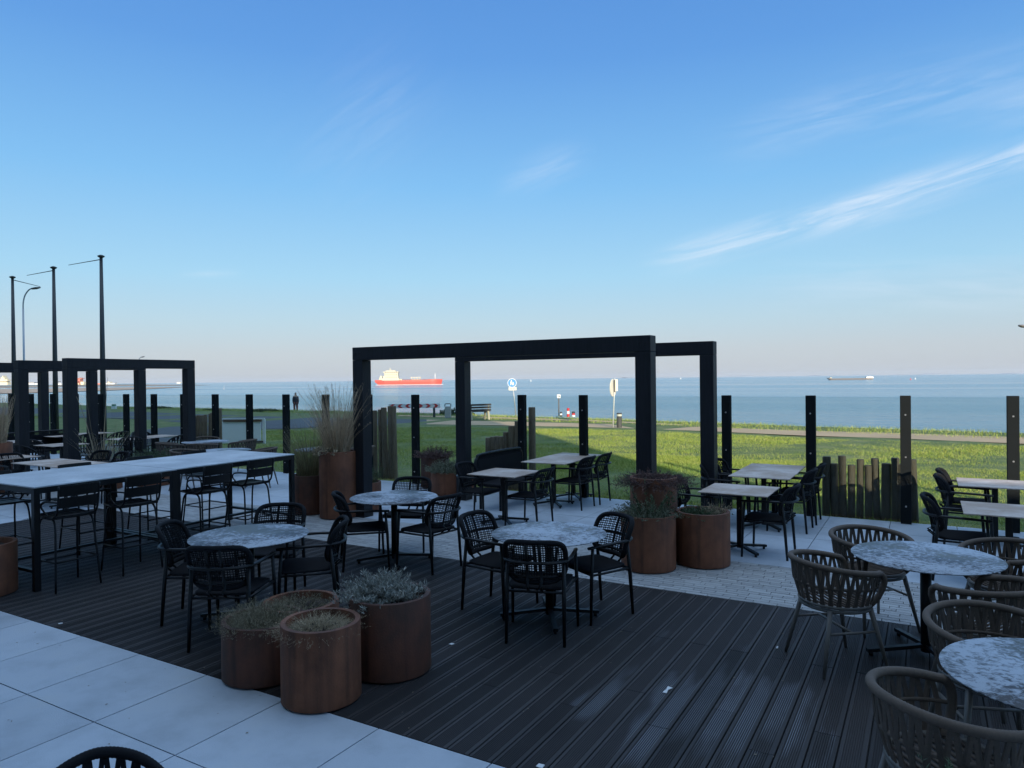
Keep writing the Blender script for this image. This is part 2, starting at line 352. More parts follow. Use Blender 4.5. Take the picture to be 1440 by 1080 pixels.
# land: grass ground, verge, promenade and the slope to the water
earth = mat('grass_ground', (.11, .145, .035), .95, var=.5, vscale=1.2, bump=.6, bscale=6, col2=(.17, .17, .06), thr=(.4, .7))
def land():
    ys = [FE-.02, 14, 18, 22, 26, 30, 33.5, 35.5, 36.6, 38, 40, 44, 50, 58]
    xsl = list(np.linspace(-400, -60, 18))+list(np.linspace(-56, 40, 49))+list(np.linspace(50, 300, 12))
    def z(x, y):
        crest = cy(x)
        zz = -.03
        if y > crest: zz = -.03-(y-crest)*.42
        return zz
    V = []
    for x in xsl:
        c = cy(x)
        for y in [FE-.02, 14, 18, 22, 25, c-3, c-1.5, c-.5, c, c+1.2, c+3, c+8, c+20]:
            V.append((x, y, z(x, y)+(rng.uniform(-.03, .03) if 13 < y < c-1 else 0)))
    n = 13
    F = [(i*n+j, (i+1)*n+j, (i+1)*n+j+1, i*n+j+1) for i in range(len(xsl)-1) for j in range(n-1)]
    return V, F
def cy(x):                                        # where the land ends
    return float(np.interp(x, [-400, -90, -54, -40, -25, -12, -5, 3, 60, 300], [75, 41.5, 37.6, 37.2, 36.1, 33.9, 32.4, 31.2, 27, 5]))
V, F = land(); me = bpy.data.meshes.new('grass_ground'); me.from_pydata(V, [], F); me.materials.append(earth)
o = bpy.data.objects.new('grass_ground', me); COL.objects.link(o); tag(o, kind='structure')
# land behind and beside the terrace
sheet('ground', [(-400, -300), (300, -300), (300, FE-.02), (-400, FE-.02)], -.06, earth)
sheet('lower_promenade', [(-70, 37.9), (-30, 37.5), (-30, 47), (-70, 47)], -.62, mat('grey_path', (.2, .19, .175), .9))
asph = mat('asphalt', (.085, .088, .095), .9, var=.2, vscale=1.5, bump=.4, bscale=30)
pathm = mat('sandy_path', (.55, .36, .21), .9, var=.25, vscale=.7, bump=.4, bscale=10, detail=8)
def poly(name, pix, m, z): return sheet(name, [tuple(G(px, py, z)[:2]) for px, py in pix], z, m)
poly('road', [(-260, 590), (10, 583), (100, 587), (200, 589.3), (300, 598), (350, 603), (400, 603), (480, 599), (600, 596.5), (600, 590), (480, 588), (400, 586), (350, 585), (240, 581), (100, 575.5), (-60, 571), (-260, 567)], asph, -.022)
poly('side_road', [(200, 605), (160, 622), (60, 640), (-40, 648), (0, 665), (250, 650), (300, 618), (350, 603.2), (300, 598.2), (240, 600)], asph, -.018)
poly('path', [(600, 596.5), (700, 598), (800, 600), (900, 602.5), (1000, 606.5), (1130, 612.5), (1250, 616), (1440, 624), (1700, 636), (1700, 620), (1440, 615), (1250, 608.5), (1130, 605.5), (1000, 600.5), (900, 597.5), (800, 595), (700, 592.5), (600, 590)], pathm, -.022)
poly('verge_path', [(560, 585), (700, 588.5), (820, 592), (960, 598), (960, 597), (820, 590), (700, 586.5), (560, 583.5)], pathm, -.019)

# ------------------------------------------------------------------ grass
gm = bpy.data.materials.new('grass_blades'); gm.use_nodes = True; t = gm.node_tree; b = t.nodes['Principled BSDF']
ge = N(t, 'ShaderNodeNewGeometry'); g = N(t, 'ShaderNodeTexCoord'); nn = N(t, 'ShaderNodeTexNoise'); nn.inputs['Scale'].default_value = .9; nn.inputs['Detail'].default_value = 4; t.links.new(g.outputs['Object'], nn.inputs['Vector'])
cr = N(t, 'ShaderNodeValToRGB'); el_ = cr.color_ramp.elements
el_[0].position = 0; el_[0].color = (.085, .15, .025, 1); el_[1].position = 1; el_[1].color = (.55, .46, .18, 1)
for p_, c_ in ((.35, (.22, .31, .04)), (.7, (.40, .42, .08))):
    e_ = el_.new(p_); e_.color = (*c_, 1)
t.links.new(M_(t, 'ADD', M_(t, 'MULTIPLY', ge.outputs['Random Per Island'], .6), M_(t, 'MULTIPLY', nn.outputs[0], .5)), cr.inputs[0])
t.links.new(cr.outputs[0], b.inputs['Base Color']); b.inputs['Roughness'].default_value = .6
def blades(name, X, Y, Z, hmin, hmax, width, lean=.6, m=gm):
    n = len(X); a = rng.uniform(0, 2*np.pi, n); h = rng.uniform(hmin, hmax, n); la = rng.uniform(0, 2*np.pi, n); ll = rng.uniform(.1, lean, n)*h
    w = width*rng.uniform(.6, 1.3, n)
    dx = np.cos(a)*w/2; dy = np.sin(a)*w/2
    V = np.empty((n, 3, 3)); V[:, 0] = np.stack([X-dx, Y-dy, Z], 1); V[:, 1] = np.stack([X+dx, Y+dy, Z], 1)
    V[:, 2] = np.stack([X+np.cos(la)*ll, Y+np.sin(la)*ll, Z+h], 1)
    return npmesh(name, V.reshape(-1, 3), np.arange(n*3).reshape(-1, 3), m)
def scatter(n, x0, x1, y0, y1, keep=None):
    X = rng.uniform(x0, x1, n); Y = rng.uniform(y0, y1, n)
    if keep is not None: k = keep(X, Y); X, Y = X[k], Y[k]
    return X, Y
cyv = np.vectorize(cy)
def path_near(X):   # near edge of the path
    return np.interp(X, [-40, -25.7, -18.6, -10.4, -3.8, 2.5, 10], [25.2, 21.2, 26.9, 27.9, 26.6, 26.0, 25])
X1, Y1 = scatter(260000, -9, 9, FE+.02, 19, lambda x, y: (y > FE+.02))
X2, Y2 = scatter(300000, -26, 10, 17, 28, lambda x, y: y < path_near(x)-.4)
X3, Y3 = scatter(60000, -24, -9, FE+.02, 20, lambda x, y: y < path_near(x)-.3)
X = np.concatenate([X1, X2, X3]); Y = np.concatenate([Y1, Y2, Y3])
nz = np.sin(X*1.7+np.sin(Y*1.1)*2)*np.sin(Y*1.9+np.sin(X*.8)*2)
tag(blades('grass', X, Y, np.full(len(X), -.05)+.02*nz, .03, .085, .011, 1.2), kind='stuff', label='short lush grass between terrace and path', cat='grass')
X, Y = scatter(60000, -70, -24, FE+.1, 25)
def side_ok(x, y): return ~((x > -48) & (y > 15) & (y < 26))
k = side_ok(X, Y); X, Y = X[k], Y[k]
blades('short_grass', X, Y, np.full(len(X), -.04), .03, .08, .03, .9); tag(bpy.data.objects['short_grass'], kind='stuff', label='short grass by the road beyond the fence', cat='grass')
# taller tufts along the crest
n = 42000; X = np.concatenate([rng.uniform(-60, 8, n), rng.uniform(-160, -60, 6000)]); Y = cyv(X)-rng.uniform(-.5, 3.1, len(X))**1
hh = .5+.5*np.sin(X*1.3+1)*np.sin(X*.37)
k = rng.uniform(0, 1, len(X)) < .35+.65*hh; X, Y = X[k], Y[k]
k = (cyv(X)-Y > 2.2) | (cyv(X)-Y < 1.6) | (X < -25); X, Y = X[k], Y[k]
tag(blades('verge_grass', X, Y, np.full(len(X), -.08), .05, .20, .022, 1.0), kind='stuff', label='rough grass along the top of the shore bank', cat='grass')

# ------------------------------------------------------------------ water
wm = bpy.data.materials.new('sea_water'); wm.use_nodes = True; t = wm.node_tree; b = t.nodes['Principled BSDF']
b.inputs['Base Color'].default_value = (.15, .27, .33, 1); b.inputs['IOR'].default_value = 1.33
g = N(t, 'ShaderNodeTexCoord'); mp = N(t, 'ShaderNodeMapping'); mp.inputs['Rotation'].default_value = (0, 0, R(-20)); mp.inputs['Scale'].default_value = (.6, 1, 1); t.links.new(g.outputs['Object'], mp.inputs[0])
n1 = N(t, 'ShaderNodeTexNoise'); n1.inputs['Scale'].default_value = .22; n1.inputs['Detail'].default_value = 6; n1.inputs['Roughness'].default_value = .6; t.links.new(mp.outputs[0], n1.inputs['Vector'])
mp2 = N(t, 'ShaderNodeMapping'); mp2.inputs['Rotation'].default_value = (0, 0, R(-30.3)); mp2.inputs['Scale'].default_value = (.0012, .012, 1); t.links.new(g.outputs['Object'], mp2.inputs[0])
n2 = N(t, 'ShaderNodeTexNoise'); n2.inputs['Scale'].default_value = 1; n2.inputs['Detail'].default_value = 4; t.links.new(mp2.outputs[0], n2.inputs['Vector'])
bp = N(t, 'ShaderNodeBump'); bp.inputs['Distance'].default_value = 3.2
band = N(t, 'ShaderNodeMapRange', interpolation_type='SMOOTHSTEP'); t.links.new(n2.outputs[0], band.inputs[0]); band.inputs[1].default_value = .42; band.inputs[2].default_value = .6; band.inputs[3].default_value = 1.0; band.inputs[4].default_value = .6
t.links.new(band.outputs[0], bp.inputs['Strength']); t.links.new(n1.outputs[0], bp.inputs['Height']); t.links.new(bp.outputs[0], b.inputs['Normal'])
rr = N(t, 'ShaderNodeMapRange'); t.links.new(n2.outputs[0], rr.inputs[0]); rr.inputs[1].default_value = .35; rr.inputs[2].default_value = .65; rr.inputs[3].default_value = .20; rr.inputs[4].default_value = .08; t.links.new(rr.outputs[0], b.inputs['Roughness'])
WZ = -6.5
sheet('sea', [(-20000, -20000), (20000, -20000), (20000, 20000), (-20000, 20000)], WZ, wm)
# sandbank and low land at the far left
sand = mat('pale_sand', (.33, .25, .18), .9, var=.15, vscale=.01)
far_g = mat('far_land', (.12, .13, .09), .95, var=.2, vscale=.01)
def flatland(name, pix, z, m):
    o = poly(name, pix, m, z); return o
flatland('sandbank', [(-200, 558), (-40, 554.2), (60, 551.8), (130, 549.6), (215, 546.5), (265, 543.8), (180, 544.6), (60, 546.2), (-40, 547.8), (-200, 551)], WZ+.5, sand)
flatland('far_sandbank', [(-200, 549), (20, 545), (120, 543.2), (220, 542.3), (300, 541.3), (230, 540.8), (120, 541.2), (20, 542.2), (-200, 544)], WZ+.8, sand)
flatland('far_land', [(-200, 545.4), (40, 542.9), (150, 541.4), (230, 540.5), (150, 540.6), (40, 541.6), (-200, 544)], WZ+1.5, far_g)
# thin coast on the horizon
mb = MB(); pts = [at(px, 15000, WZ) for px in range(880, 1700, 20)]
vs = []; 
for i, p in enumerate(pts):
    h = 14+10*math.sin(i*.9)+6*math.sin(i*2.3); vs += [p, p+Vector((0, 0, max(4, h))), p+Vector((-250, 430, max(4, h))), p+Vector((-250, 430, 0))]
fs = [(i*4+j, (i+1)*4+j, (i+1)*4+j+1, i*4+j+1) for i in range(len(pts)-1) for j in range(3)]
mb.add(vs, fs); tag(mb.build('far_shore', mat('hazy_coast', (.2, .24, .3), .9)), kind='structure')
#@@PART2
#================================================================== BUILDING BEHIND THE CAMERA (it shades the terrace)
def building(name, x0, x1, y0, y1, h, label, floors, nwin):
    r = empty(name, ((x0+x1)/2, y1, 0)); tag(r, label, 'building')
    cxm = (x0+x1)/2
    mb = MB(); mb.box((0, (y0-y1)/2, h/2), (x1-x0, y1-y0, h)); mb.build('wall', mat('pale_render_wall', (.55, .55, .53), .9, var=.1, vscale=3), r)
    mb = MB(); mb.box((0, (y0-y1)/2, h+.04), (x1-x0+.2, y1-y0+.2, .08)); mb.build('roof', mat('grey_roof', (.1, .1, .1), .8), r)
    fh = h/floors
    for f in range(floors):
        for i in range(nwin):
            x = x0-cxm+(i+.5)*(x1-x0)/nwin
            mb = MB(); mb.box((x, .01, f*fh+fh*.5), (1.7, .1, fh*.62)); wf = mb.build('window', mat('dark_window_frame', (.03, .03, .035), .4), r)
            mb = MB(); mb.box((x, .065, f*fh+fh*.5), (1.54, .012, fh*.55)); mb.build('pane', mat('dark_glass', (.02, .025, .03), .08), wf)
    return r
SE = math.tan(R(SUN_EL)); XC = -1.5+.95*13.7
building('main_building', -75, XC, -16, -1.5, 17.5, 'tall pale rendered building behind the terrace', 5, 12)
building('building_wing', XC+.02, 46, -14, -1.52, 14.25/.725*SE, 'low pale rendered wing beside the tall building', 1, 8)

#================================================================== GLASS SCREEN FENCE
gl = bpy.data.materials.new('screen_glass'); gl.use_nodes = True; t = gl.node_tree; t.nodes.clear()
tr = N(t, 'ShaderNodeBsdfTransparent'); tr.inputs[0].default_value = (.87, .915, .92, 1)
go = N(t, 'ShaderNodeBsdfGlossy'); go.inputs['Roughness'].default_value = .02; go.inputs[0].default_value = (.9, .95, 1, 1)
fr = N(t, 'ShaderNodeFresnel'); fr.inputs[0].default_value = 1.45; ms = N(t, 'ShaderNodeMixShader'); gb = N(t, 'ShaderNodeNewGeometry'); t.links.new(M_(t, 'MULTIPLY', M_(t, 'MULTIPLY', fr.outputs[0], .35), M_(t, 'SUBTRACT', 1, gb.outputs['Backfacing'])), ms.inputs[0]); t.links.new(tr.outputs[0], ms.inputs[1]); t.links.new(go.outputs[0], ms.inputs[2])
ou = N(t, 'ShaderNodeOutputMaterial'); t.links.new(ms.outputs[0], ou.inputs[0])
glass_fence = empty('glass_screen_fence', (-12, 11.55, 0)); tag(glass_fence, 'chest high clear glass wind screen between dark grey posts along the terrace edge', 'fence')
FX = [.98-1.253*i for i in range(-2, 22)]
bolt_m = mat('bright_bolt', (.55, .55, .55), .3, metal=.8)
for x in FX:
    mb = MB(); mb.box((x+12, 0, .91), (.135, .11, 1.82))
    p = mb.build('post', POST, glass_fence, bevel=.004)
    mb = MB()
    for z in (.25, .95, 1.55): mb.tube([(x+12, -.054, z), (x+12, -.061, z)], .012, 10)
    mb.build('bolt', bolt_m, p)
for a, b_ in zip(FX[1:], FX[:-1]):
    mb = MB(); mb.box(((a+b_)/2+12, .01, .93), (b_-a-.137, .012, 1.74)); mb.build('glass_pane', gl, glass_fence)

#================================================================== TIMBER PORTALS
def portal(p, q, hh, label):
    p = Vector((*p, 0)); q = Vector((*q, 0)); m = (p+q)/2; r = empty('timber_portal_frame', m); tag(r, label, 'portal frame', 'black timber portal frames on the terrace')
    d = (q-p).normalized(); rz = math.atan2(d.y, d.x); L = (q-p).length; Rm = Matrix.Rotation(rz, 3, 'Z')
    for s in (-1, 1):
        mb = MB(); mb.box(Rm @ Vector((s*(L/2-.1), 0, (hh-.2)/2)), (.2, .2, hh-.2), Rm); ps = mb.build('post', TIMB, r, bevel=.006)
        MB().box(Rm @ Vector((s*(L/2-.1), 0, .05)), (.212, .212, .10), Rm).build('post_shoe', BLK, ps, bevel=.003)
        for dx_ in (-.04, .04):
            for sy in (-1, 1): MB().tube([Rm @ Vector((s*(L/2-.1)+dx_, sy*.1, hh-.1)), Rm @ Vector((s*(L/2-.1)+dx_, sy*.109, hh-.1))], .011, 8).build('bolt_head', BLK, ps)
    mb = MB(); mb.box(Vector((0, 0, hh-.099)), (L, .203, .198), Rm); mb.build('beam', TIMB, r, bevel=.006)
    return r
PH = 2.635
portal((-7.72, 8.4), (-2.90, 8.4), PH, 'long black timber portal in the middle, nearest of the frames')
portal((-7.18, 10.4), (-2.66, 10.4), PH, 'long black timber portal just behind the nearest one')
portal((-14.9, 7.77), (-14.9, 10.63), PH, 'short black timber portal, nearest of the row at the far left')
portal((-16.8, 7.77), (-16.8, 10.63), PH, 'short black timber portal, second of the row at the far left')
portal((-18.9, 7.77), (-18.9, 10.63), PH, 'short black timber portal, third of the row at the far left')
portal((-21.3, 7.77), (-21.3, 10.63), PH, 'short black timber portal, last of the row at the far left')

#================================================================== ROPE ARMCHAIR
def make_rope_chair():
    r = empty('rope_armchair')
    for s in (-1, 1):
        mb = MB(); mb.tube([(s*.235, -.26, 0), (s*.232, -.235, .35), (s*.228, -.205, .655)], [.0135, .018, .0155], 10); mb.build('leg', BLK, r)
        mb = MB(); mb.tube([(s*.285, .24, 0), (s*.28, .225, .4), (s*.272, .205, .655)], [.0125, .0165, .0145], 10); mb.build('leg', BLK, r)
    a = [(.272, .25, .655), (.275, .12, .662), (.272, -.05, .668), (.25, -.2, .668), (.18, -.29, .668), (.08, -.325, .668), (0, -.33, .668)]
    path = a+[(-x, y, z) for x, y, z in a[-2::-1]]
    mb = MB(); mb.tube(spline(path, 4), .0175, 10, flat=.75); mb.build('arm_rail', BLK, r)
    mb = MB()
    for s in (-1, 1): mb.tube([(s*.232, -.23, .415), (s*.28, .225, .42)], .011, 8)
    mb.tube([(-.232, -.225, .415), (.232, -.225, .415)], .011, 8); mb.tube([(-.278, .215, .42), (.278, .215, .42)], .011, 8); mb.build('seat_frame', BLK, r)
    # woven seat with ribs
    mb = MB(); nx, ny = 52, 10; vs = []
    def sp(u, v): # u,v in -1..1 -> rounded trapezoid
        k = 1/max(1, (abs(u)**6+abs(v)**6)**(1/6)) ; u, v = u*k, v*k
        return u*(.245+.02*v), .015+v*.235
    for z0, top in ((1, True), (-1, False)):
        for j in range(ny+1):
            for i in range(nx+1):
                u, v = -1+2*i/nx, -1+2*j/ny; x, y = sp(u, v); e = max(abs(u), abs(v))**8
                z = (.455-.012*(1-u*u)*(1-v*v)+(.006 if i % 2 else 0)-.012*e) if top else .425+.006*e
                vs.append((x, y, z))
    n1_ = (nx+1)*(ny+1); fs = []
    for o_ in (0, n1_):
        fs += [(o_+j*(nx+1)+i, o_+j*(nx+1)+i+1, o_+(j+1)*(nx+1)+i+1, o_+(j+1)*(nx+1)+i) for j in range(ny) for i in range(nx)]
    rim = [(i, 0) for i in range(nx)]+[(nx, j) for j in range(ny)]+[(nx-i, ny) for i in range(nx)]+[(0, ny-j) for j in range(ny)]
    id_ = [j*(nx+1)+i for i, j in rim]
    fs += [(id_[k], id_[(k+1) % len(id_)], n1_+id_[(k+1) % len(id_)], n1_+id_[k]) for k in range(len(id_))]
    mb.add(vs, fs, True); mb.build('seat', ROPE, r)
    # backrest: padded frame with an open cane mesh
    def bk(x, z): # z from 0 to 1 over the back
        zz = .50+.335*z; return Vector((x, -.262-.10*z**1.5+.10*(x/.24)**2*(1-.25*z)+.012, zz))
    hw = .245
    def outline(t_):
        c, s_ = math.cos(t_), math.sin(t_); ex = 2/5.
        x = hw*math.copysign(abs(c)**ex, c); z = .5+.5*math.copysign(abs(s_)**ex, s_)
        if z < .5: x *= 1-.16*((.5-z)/.5)**2
        return x, z
    pts = [bk(*outline(2*math.pi*k/56)) for k in range(56)]
    mb = MB(); mb.tube(pts, .022, 8, closed=True); fr_ = mb.build('backrest', ROPE, r)
    mb = MB()
    def inside(x, z):
        zz = (z-.5)/.5; w_ = hw*(1-(.16*(-zz)**2 if zz < 0 else 0)); return (abs(x)/w_)**5+abs(zz)**5 < .93
    nV, nH = 25, 17
    for i in range(nV):
        x = -hw+.01+(2*hw-.02)*i/(nV-1); zz = [z/24 for z in range(25) if inside(x, z/24)]
        if len(zz) > 1: mb.tube([bk(x, z)+Vector((0, .003*(-1)**i, 0)) for z in zz[::3]+[zz[-1]]], .0038, 4, caps=False)
    for j in range(nH):
        z = .03+.94*j/(nH-1); xx = [x for x in np.linspace(-hw, hw, 33) if inside(x, z)]
        if len(xx) > 1: mb.tube([bk(x, z) for x in xx[::4]+[xx[-1]]], .0042, 4, caps=False)
    mb.build('cane_mesh', ROPE, fr_)
    mb = MB()
    for s in (-1, 1): mb.tube([(s*.055, -.225, .42), (s*.055, -.30, .48)]+[tuple(bk(s*.055, z)-Vector((0, .012, 0))) for z in (.0, .3, .6, .97)], .013, 8, flat=.6)
    mb.tube([tuple(bk(x, .12)-Vector((0, .006, 0))) for x in np.linspace(-.2, .2, 9)], .012, 8)
    mb.build('back_brace', BLK, r)
    return Proto(r)
RC = make_rope_chair()
gR = 'black rope armchairs round the tables'
def rc(x, y, d, label): return RC.put(x, y, d, label, gR, cat='chair')
# centre round table
rc(-2.79, 5.2, (-.155, .465), 'black rope armchair with its back to us at the middle round table')
rc(-3.45, 5.63, (1, -.04), 'black rope armchair on the left of the middle round table')
rc(-2.63, 5.93, (-.5, -.87), 'black rope armchair on the right of the middle round table, in front of the planters')
# left round table
rc(-5.70, 4.13, (.82, .57), 'black rope armchair on the left of the round table beside the bar table')
rc(-4.95, 3.86, (-.5, .87), 'black rope armchair with its back to us behind the low scrub planters')
rc(-4.90, 4.66, (-.74, -.67), 'black rope armchair seen from the side, right of the round table beside the bar table')
rc(-5.64, 4.90, (.5, -.86), 'black rope armchair facing us across the frosty round table beside the bar table')
# rear round table
rc(-5.59, 6.18, (.69, .73), 'black rope armchair left of the round table in front of the portal post')
rc(-4.88, 6.47, (-.99, .12), 'black rope armchair right of the round table in front of the portal post')
rc(-5.70, 7.08, (.35, -.9), 'black rope armchair facing us behind the round table in front of the portal post')
# square tables in the middle
rc(-5.84, 9.0, (1, .02), 'black rope armchair between the low wide planter and the square table')
rc(-4.98, 8.98, (-1, 0), 'black rope armchair right of the square table, in front of the two joined tables')
rc(-5.04, 10.6, (-1, .03), 'nearer black rope armchair of the pair right of the two joined square tables')
rc(-5.0, 11.2, (-1, -.03), 'farther black rope armchair of the pair right of the two joined tables, against the grass')
rc(-2.5, 8.9, (1, .04), 'black rope armchair just behind the right corten planter')
rc(-1.65, 8.84, (-1, .03), 'black rope armchair right of the small square table beside the corten planters')
rc(-1.66, 10.42, (-1, .03), 'nearer black rope armchair right of the joined tables by the wooden piles')
rc(-1.63, 11.08, (-1, 0), 'farther black rope armchair right of the joined tables, touching the screen post')
rc(-2.5, 10.35, (1, 0), 'nearer black rope armchair left of the joined tables, beside the portal post')
rc(-2.5, 11.05, (1, 0), 'farther black rope armchair left of the joined tables, by the portal post')
rc(.29, 8.72, (1, .02), 'black rope armchair in profile, at the nearer table by the right frame edge')
rc(.42, 10.5, (1, .02), 'black rope armchair in profile against the grass at the farther right table')
rc(.45, 11.12, (1, 0), 'black rope armchair mostly hidden behind another at the farther right table')
# far left
rc(-13.45, 7.42, (.1, -1), 'black armchair back left of two behind the near square table at far left')
rc(-12.85, 7.42, (-.1, -1), 'black armchair back right of two behind the near square table at far left')
rc(-14.35, 6.62, (1, .1), 'black armchair between the two near square tables at far left')

#================================================================== WOVEN TUB CHAIR
def make_tub(name='strap_tub_chair', RM=STRAP, LM=TAUPE, drop=.065):
    r = empty(name)
    def ring(t_, k, z, dz=0): return Vector((k*.315*math.sin(t_), .0-k*.30*math.cos(t_), z+dz))
    T = 2.28
    def rimz(t_): return .775-drop*(abs(t_)/T)**1.6
    rp = [ring(t_, 1, rimz(t_)) for t_ in np.linspace(-T, T, 61)]
    e0, e1 = rp[0], rp[-1]
    def down(e):
        s = 1 if e.x > 0 else -1
        return [Vector((e.x-.002*s, e.y+.03, e.z-.03)), Vector((e.x-.012*s, e.y+.035, e.z-.09)), Vector((e.x-.03*s, e.y+.0, e.z-.18)), Vector((e.x-.05*s, e.y-.05, .47))]
    full = down(e0)[::-1]+rp+down(e1)
    full = spline(full, 3); n = len(full)
    mb = MB(); mb.tube(full, [.0205+.0016*((k//1) % 2) for k in range(n)], 10); mb.build('rim', RM, r)
    mid = [ring(t_, .93, .615) for t_ in np.linspace(-T*1.02, T*1.02, 41)]
    low = [ring(t_, .80, .475) for t_ in np.linspace(-math.pi, math.pi, 48)][:-1]
    mb = MB(); mb.tube(mid, .010, 6); mb.build('middle_ring', RM, r)
    mb = MB(); mb.tube(low, .014, 8, closed=True); mb.tube([ring(t_, .78, .445) for t_ in np.linspace(-math.pi, math.pi, 48)][:-1], .013, 8, closed=True); mb.build('seat_ring', LM, r)
    mb = MB(); K = 20
    for i in range(K):
        t0 = -T*.97+2*T*.97*(i+.5)/K
        for s in (-1, 1):
            t1 = t0+s*.085
            for off in (-.019, .019):
                p = ring(t0+off*.6+s*.02, 1, rimz(t0)-.005); q = ring(t1+off, .945, .612)
                mb.beam(p, q, .0135, .008, up=(math.sin(t0), -math.cos(t0), 0))
                t2 = t0+(2*T*.97/K)*.5*s
                mb.beam(ring(t1+off, .935, .618), ring(t2*.98+off+s*.03, .80, .47), .0135, .008, up=(math.sin(t0), -math.cos(t0), 0))
    mb.build('strap_weave', RM, r)
    mb = MB()
    for k in range(13):
        y = -.215+.43*k/12; hx = .245*math.sqrt(max(.02, 1-(y/.245)**2)); 
        mb.tube([(-hx, y, .475), (0, y, .462), (hx, y, .475)], .0085, 6)
    mb.build('seat', RM, r)
    F = {}
    for sx in (-1, 1):
        for sy in (-1, 1):
            top = Vector((sx*.185, sy*.155, .45)); foot = Vector((sx*.255, sy*.25, 0)); F[sx, sy] = (top, foot)
            mb = MB(); mb.tube([top, top.lerp(foot, .5), foot], [.019, .016, .011], 10); mb.build('leg', LM, r)
    mb = MB(); f = .36
    A = {k: v[0].lerp(v[1], f) for k, v in F.items()}
    mb.tube([A[-1, -1], A[-1, 1]], .010, 8); mb.tube([A[1, -1], A[1, 1]], .010, 8)
    mb.tube([(A[-1, -1]+A[-1, 1])/2, (A[1, -1]+A[1, 1])/2], .010, 8); mb.build('stretcher', LM, r)
    return Proto(r)
TC = make_tub(); gT = 'taupe strap tub chairs round the round tables'
def tc_(x, y, d, label): return TC.put(x, y, d, label, gT, cat='chair')
tc_(-.60, 5.72, (.78, .62), 'taupe strap tub chair standing free, nearest the deck left of the big frosty round table')
tc_(-.42, 6.72, (.6, -.7), 'taupe strap tub chair half hidden behind the left of the big frosty round table')
tc_(.34, 5.56, (-.80, .60), 'taupe strap tub chair with its back to us between the two right round tables')
tc_(.52, 6.72, (-.75, -.6), 'taupe strap tub chair behind the right end of the big frosty round table')
tc_(.08, 3.52, (.72, .69), 'large taupe strap tub chair in the bottom right corner, a green sprig in front')
tc_(.30, 4.66, (.35, -.93), 'taupe strap tub chair behind the corner round table, facing it')
tc_(.82, 6.08, (-1, .1), 'taupe strap tub chair cut off by the right frame edge')
BT = make_tub('rope_tub_chair', ROPE, BLK, .30); gB = 'tub chairs in black'
BT.put(-2.46, 1.36, (.87, -.5), 'black rope tub chair, only its top showing at the bottom frame edge', gB, cat='chair').scale = (.8, .9, .95)

#================================================================== SLATTED BAR STOOLS
def make_stool():
    r = empty('bar_stool')
    fr_ = {}
    for sx in (-1, 1):
        p = spline([(sx*.225, -.235, 0), (sx*.20, -.19, .45), (sx*.19, -.165, .66), (sx*.185, -.12, .725), (sx*.18, -.05, .735)], 4); MB().tube(p, .011, 8).build('leg', BLK, r)
        p = spline([(sx*.225, .225, 0), (sx*.20, .18, .45), (sx*.19, .15, .66), (sx*.185, .10, .725), (sx*.18, .0, .735)], 4); MB().tube(p, .011, 8).build('leg', BLK, r)
    mb = MB(); mb.tube([(-.212, .205, .26), (.212, .205, .26)], .009, 8); mb.tube([(-.213, -.21, .30), (-.21, .2, .30)], .009, 8); mb.tube([(.213, -.21, .30), (.21, .2, .30)], .009, 8); mb.tube([(-.213, -.208, .30), (.213, -.208, .30)], .009, 8); mb.build('footrest', BLK, r)
    mb = MB()
    for k in range(5):
        y = -.155+.08*k; mb.beam((-.20, y, .752-.01*math.sin((k)/4*math.pi)), (.20, y, .752-.01*math.sin((k)/4*math.pi)), .074, .010)
    mb.tube([(-.2, -.19, .75), (-.205, .0, .745), (-.2, .19, .755), (0, .2, .755), (.2, .19, .755), (.205, 0, .745), (.2, -.19, .75), (0, -.2, .748)], .012, 8, closed=True); mb.build('seat', BLK, r)
    mb = MB()
    for sx in (-1, 1):
        mb.tube(spline([(sx*.19, .05, .745), (sx*.2, -.08, .74), (sx*.2, -.2, .775), (sx*.2, -.245, .88), (sx*.2, -.275, 1.08)], 5), .011, 8)
        mb.tube(spline([(sx*.2, -.255, .915), (sx*.235, -.15, .92), (sx*.24, -.03, .905), (sx*.235, .01, .85), (sx*.2, -.06, .755)], 5), .009, 8)
    mb.tube([(-.2, -.19, .765), (0, -.215, .765), (.2, -.19, .765)], .009, 8)
    mb.build('back_frame', BLK, r)
    for z0, z1 in ((.855, .962), (.974, 1.085)):
        vs = []; nn_ = 10
        for th in (0, .006):
            for z in (z0, z1):
                for i in range(nn_+1):
                    x = -.2+.4*i/nn_; vs.append((x, -.235-.2*(z-.8)*.6-.025*(1-(x/.2)**2)-th, z))
        w1 = nn_+1; fs = []
        for i in range(nn_):
            fs += [(i, i+1, w1+i+1, w1+i), (2*w1+i, 2*w1+i+1, 3*w1+i+1, 3*w1+i), (i, i+1, 2*w1+i+1, 2*w1+i), (w1+i, w1+i+1, 3*w1+i+1, 3*w1+i)]
        fs += [(0, w1, 3*w1, 2*w1), (nn_, w1+nn_, 3*w1+nn_, 2*w1+nn_)]
        MB().add(vs, fs, False).build('back_slat', BLK, r)
    return Proto(r)
BS = make_stool(); gS = 'black slatted bar stools at the long bar tables'
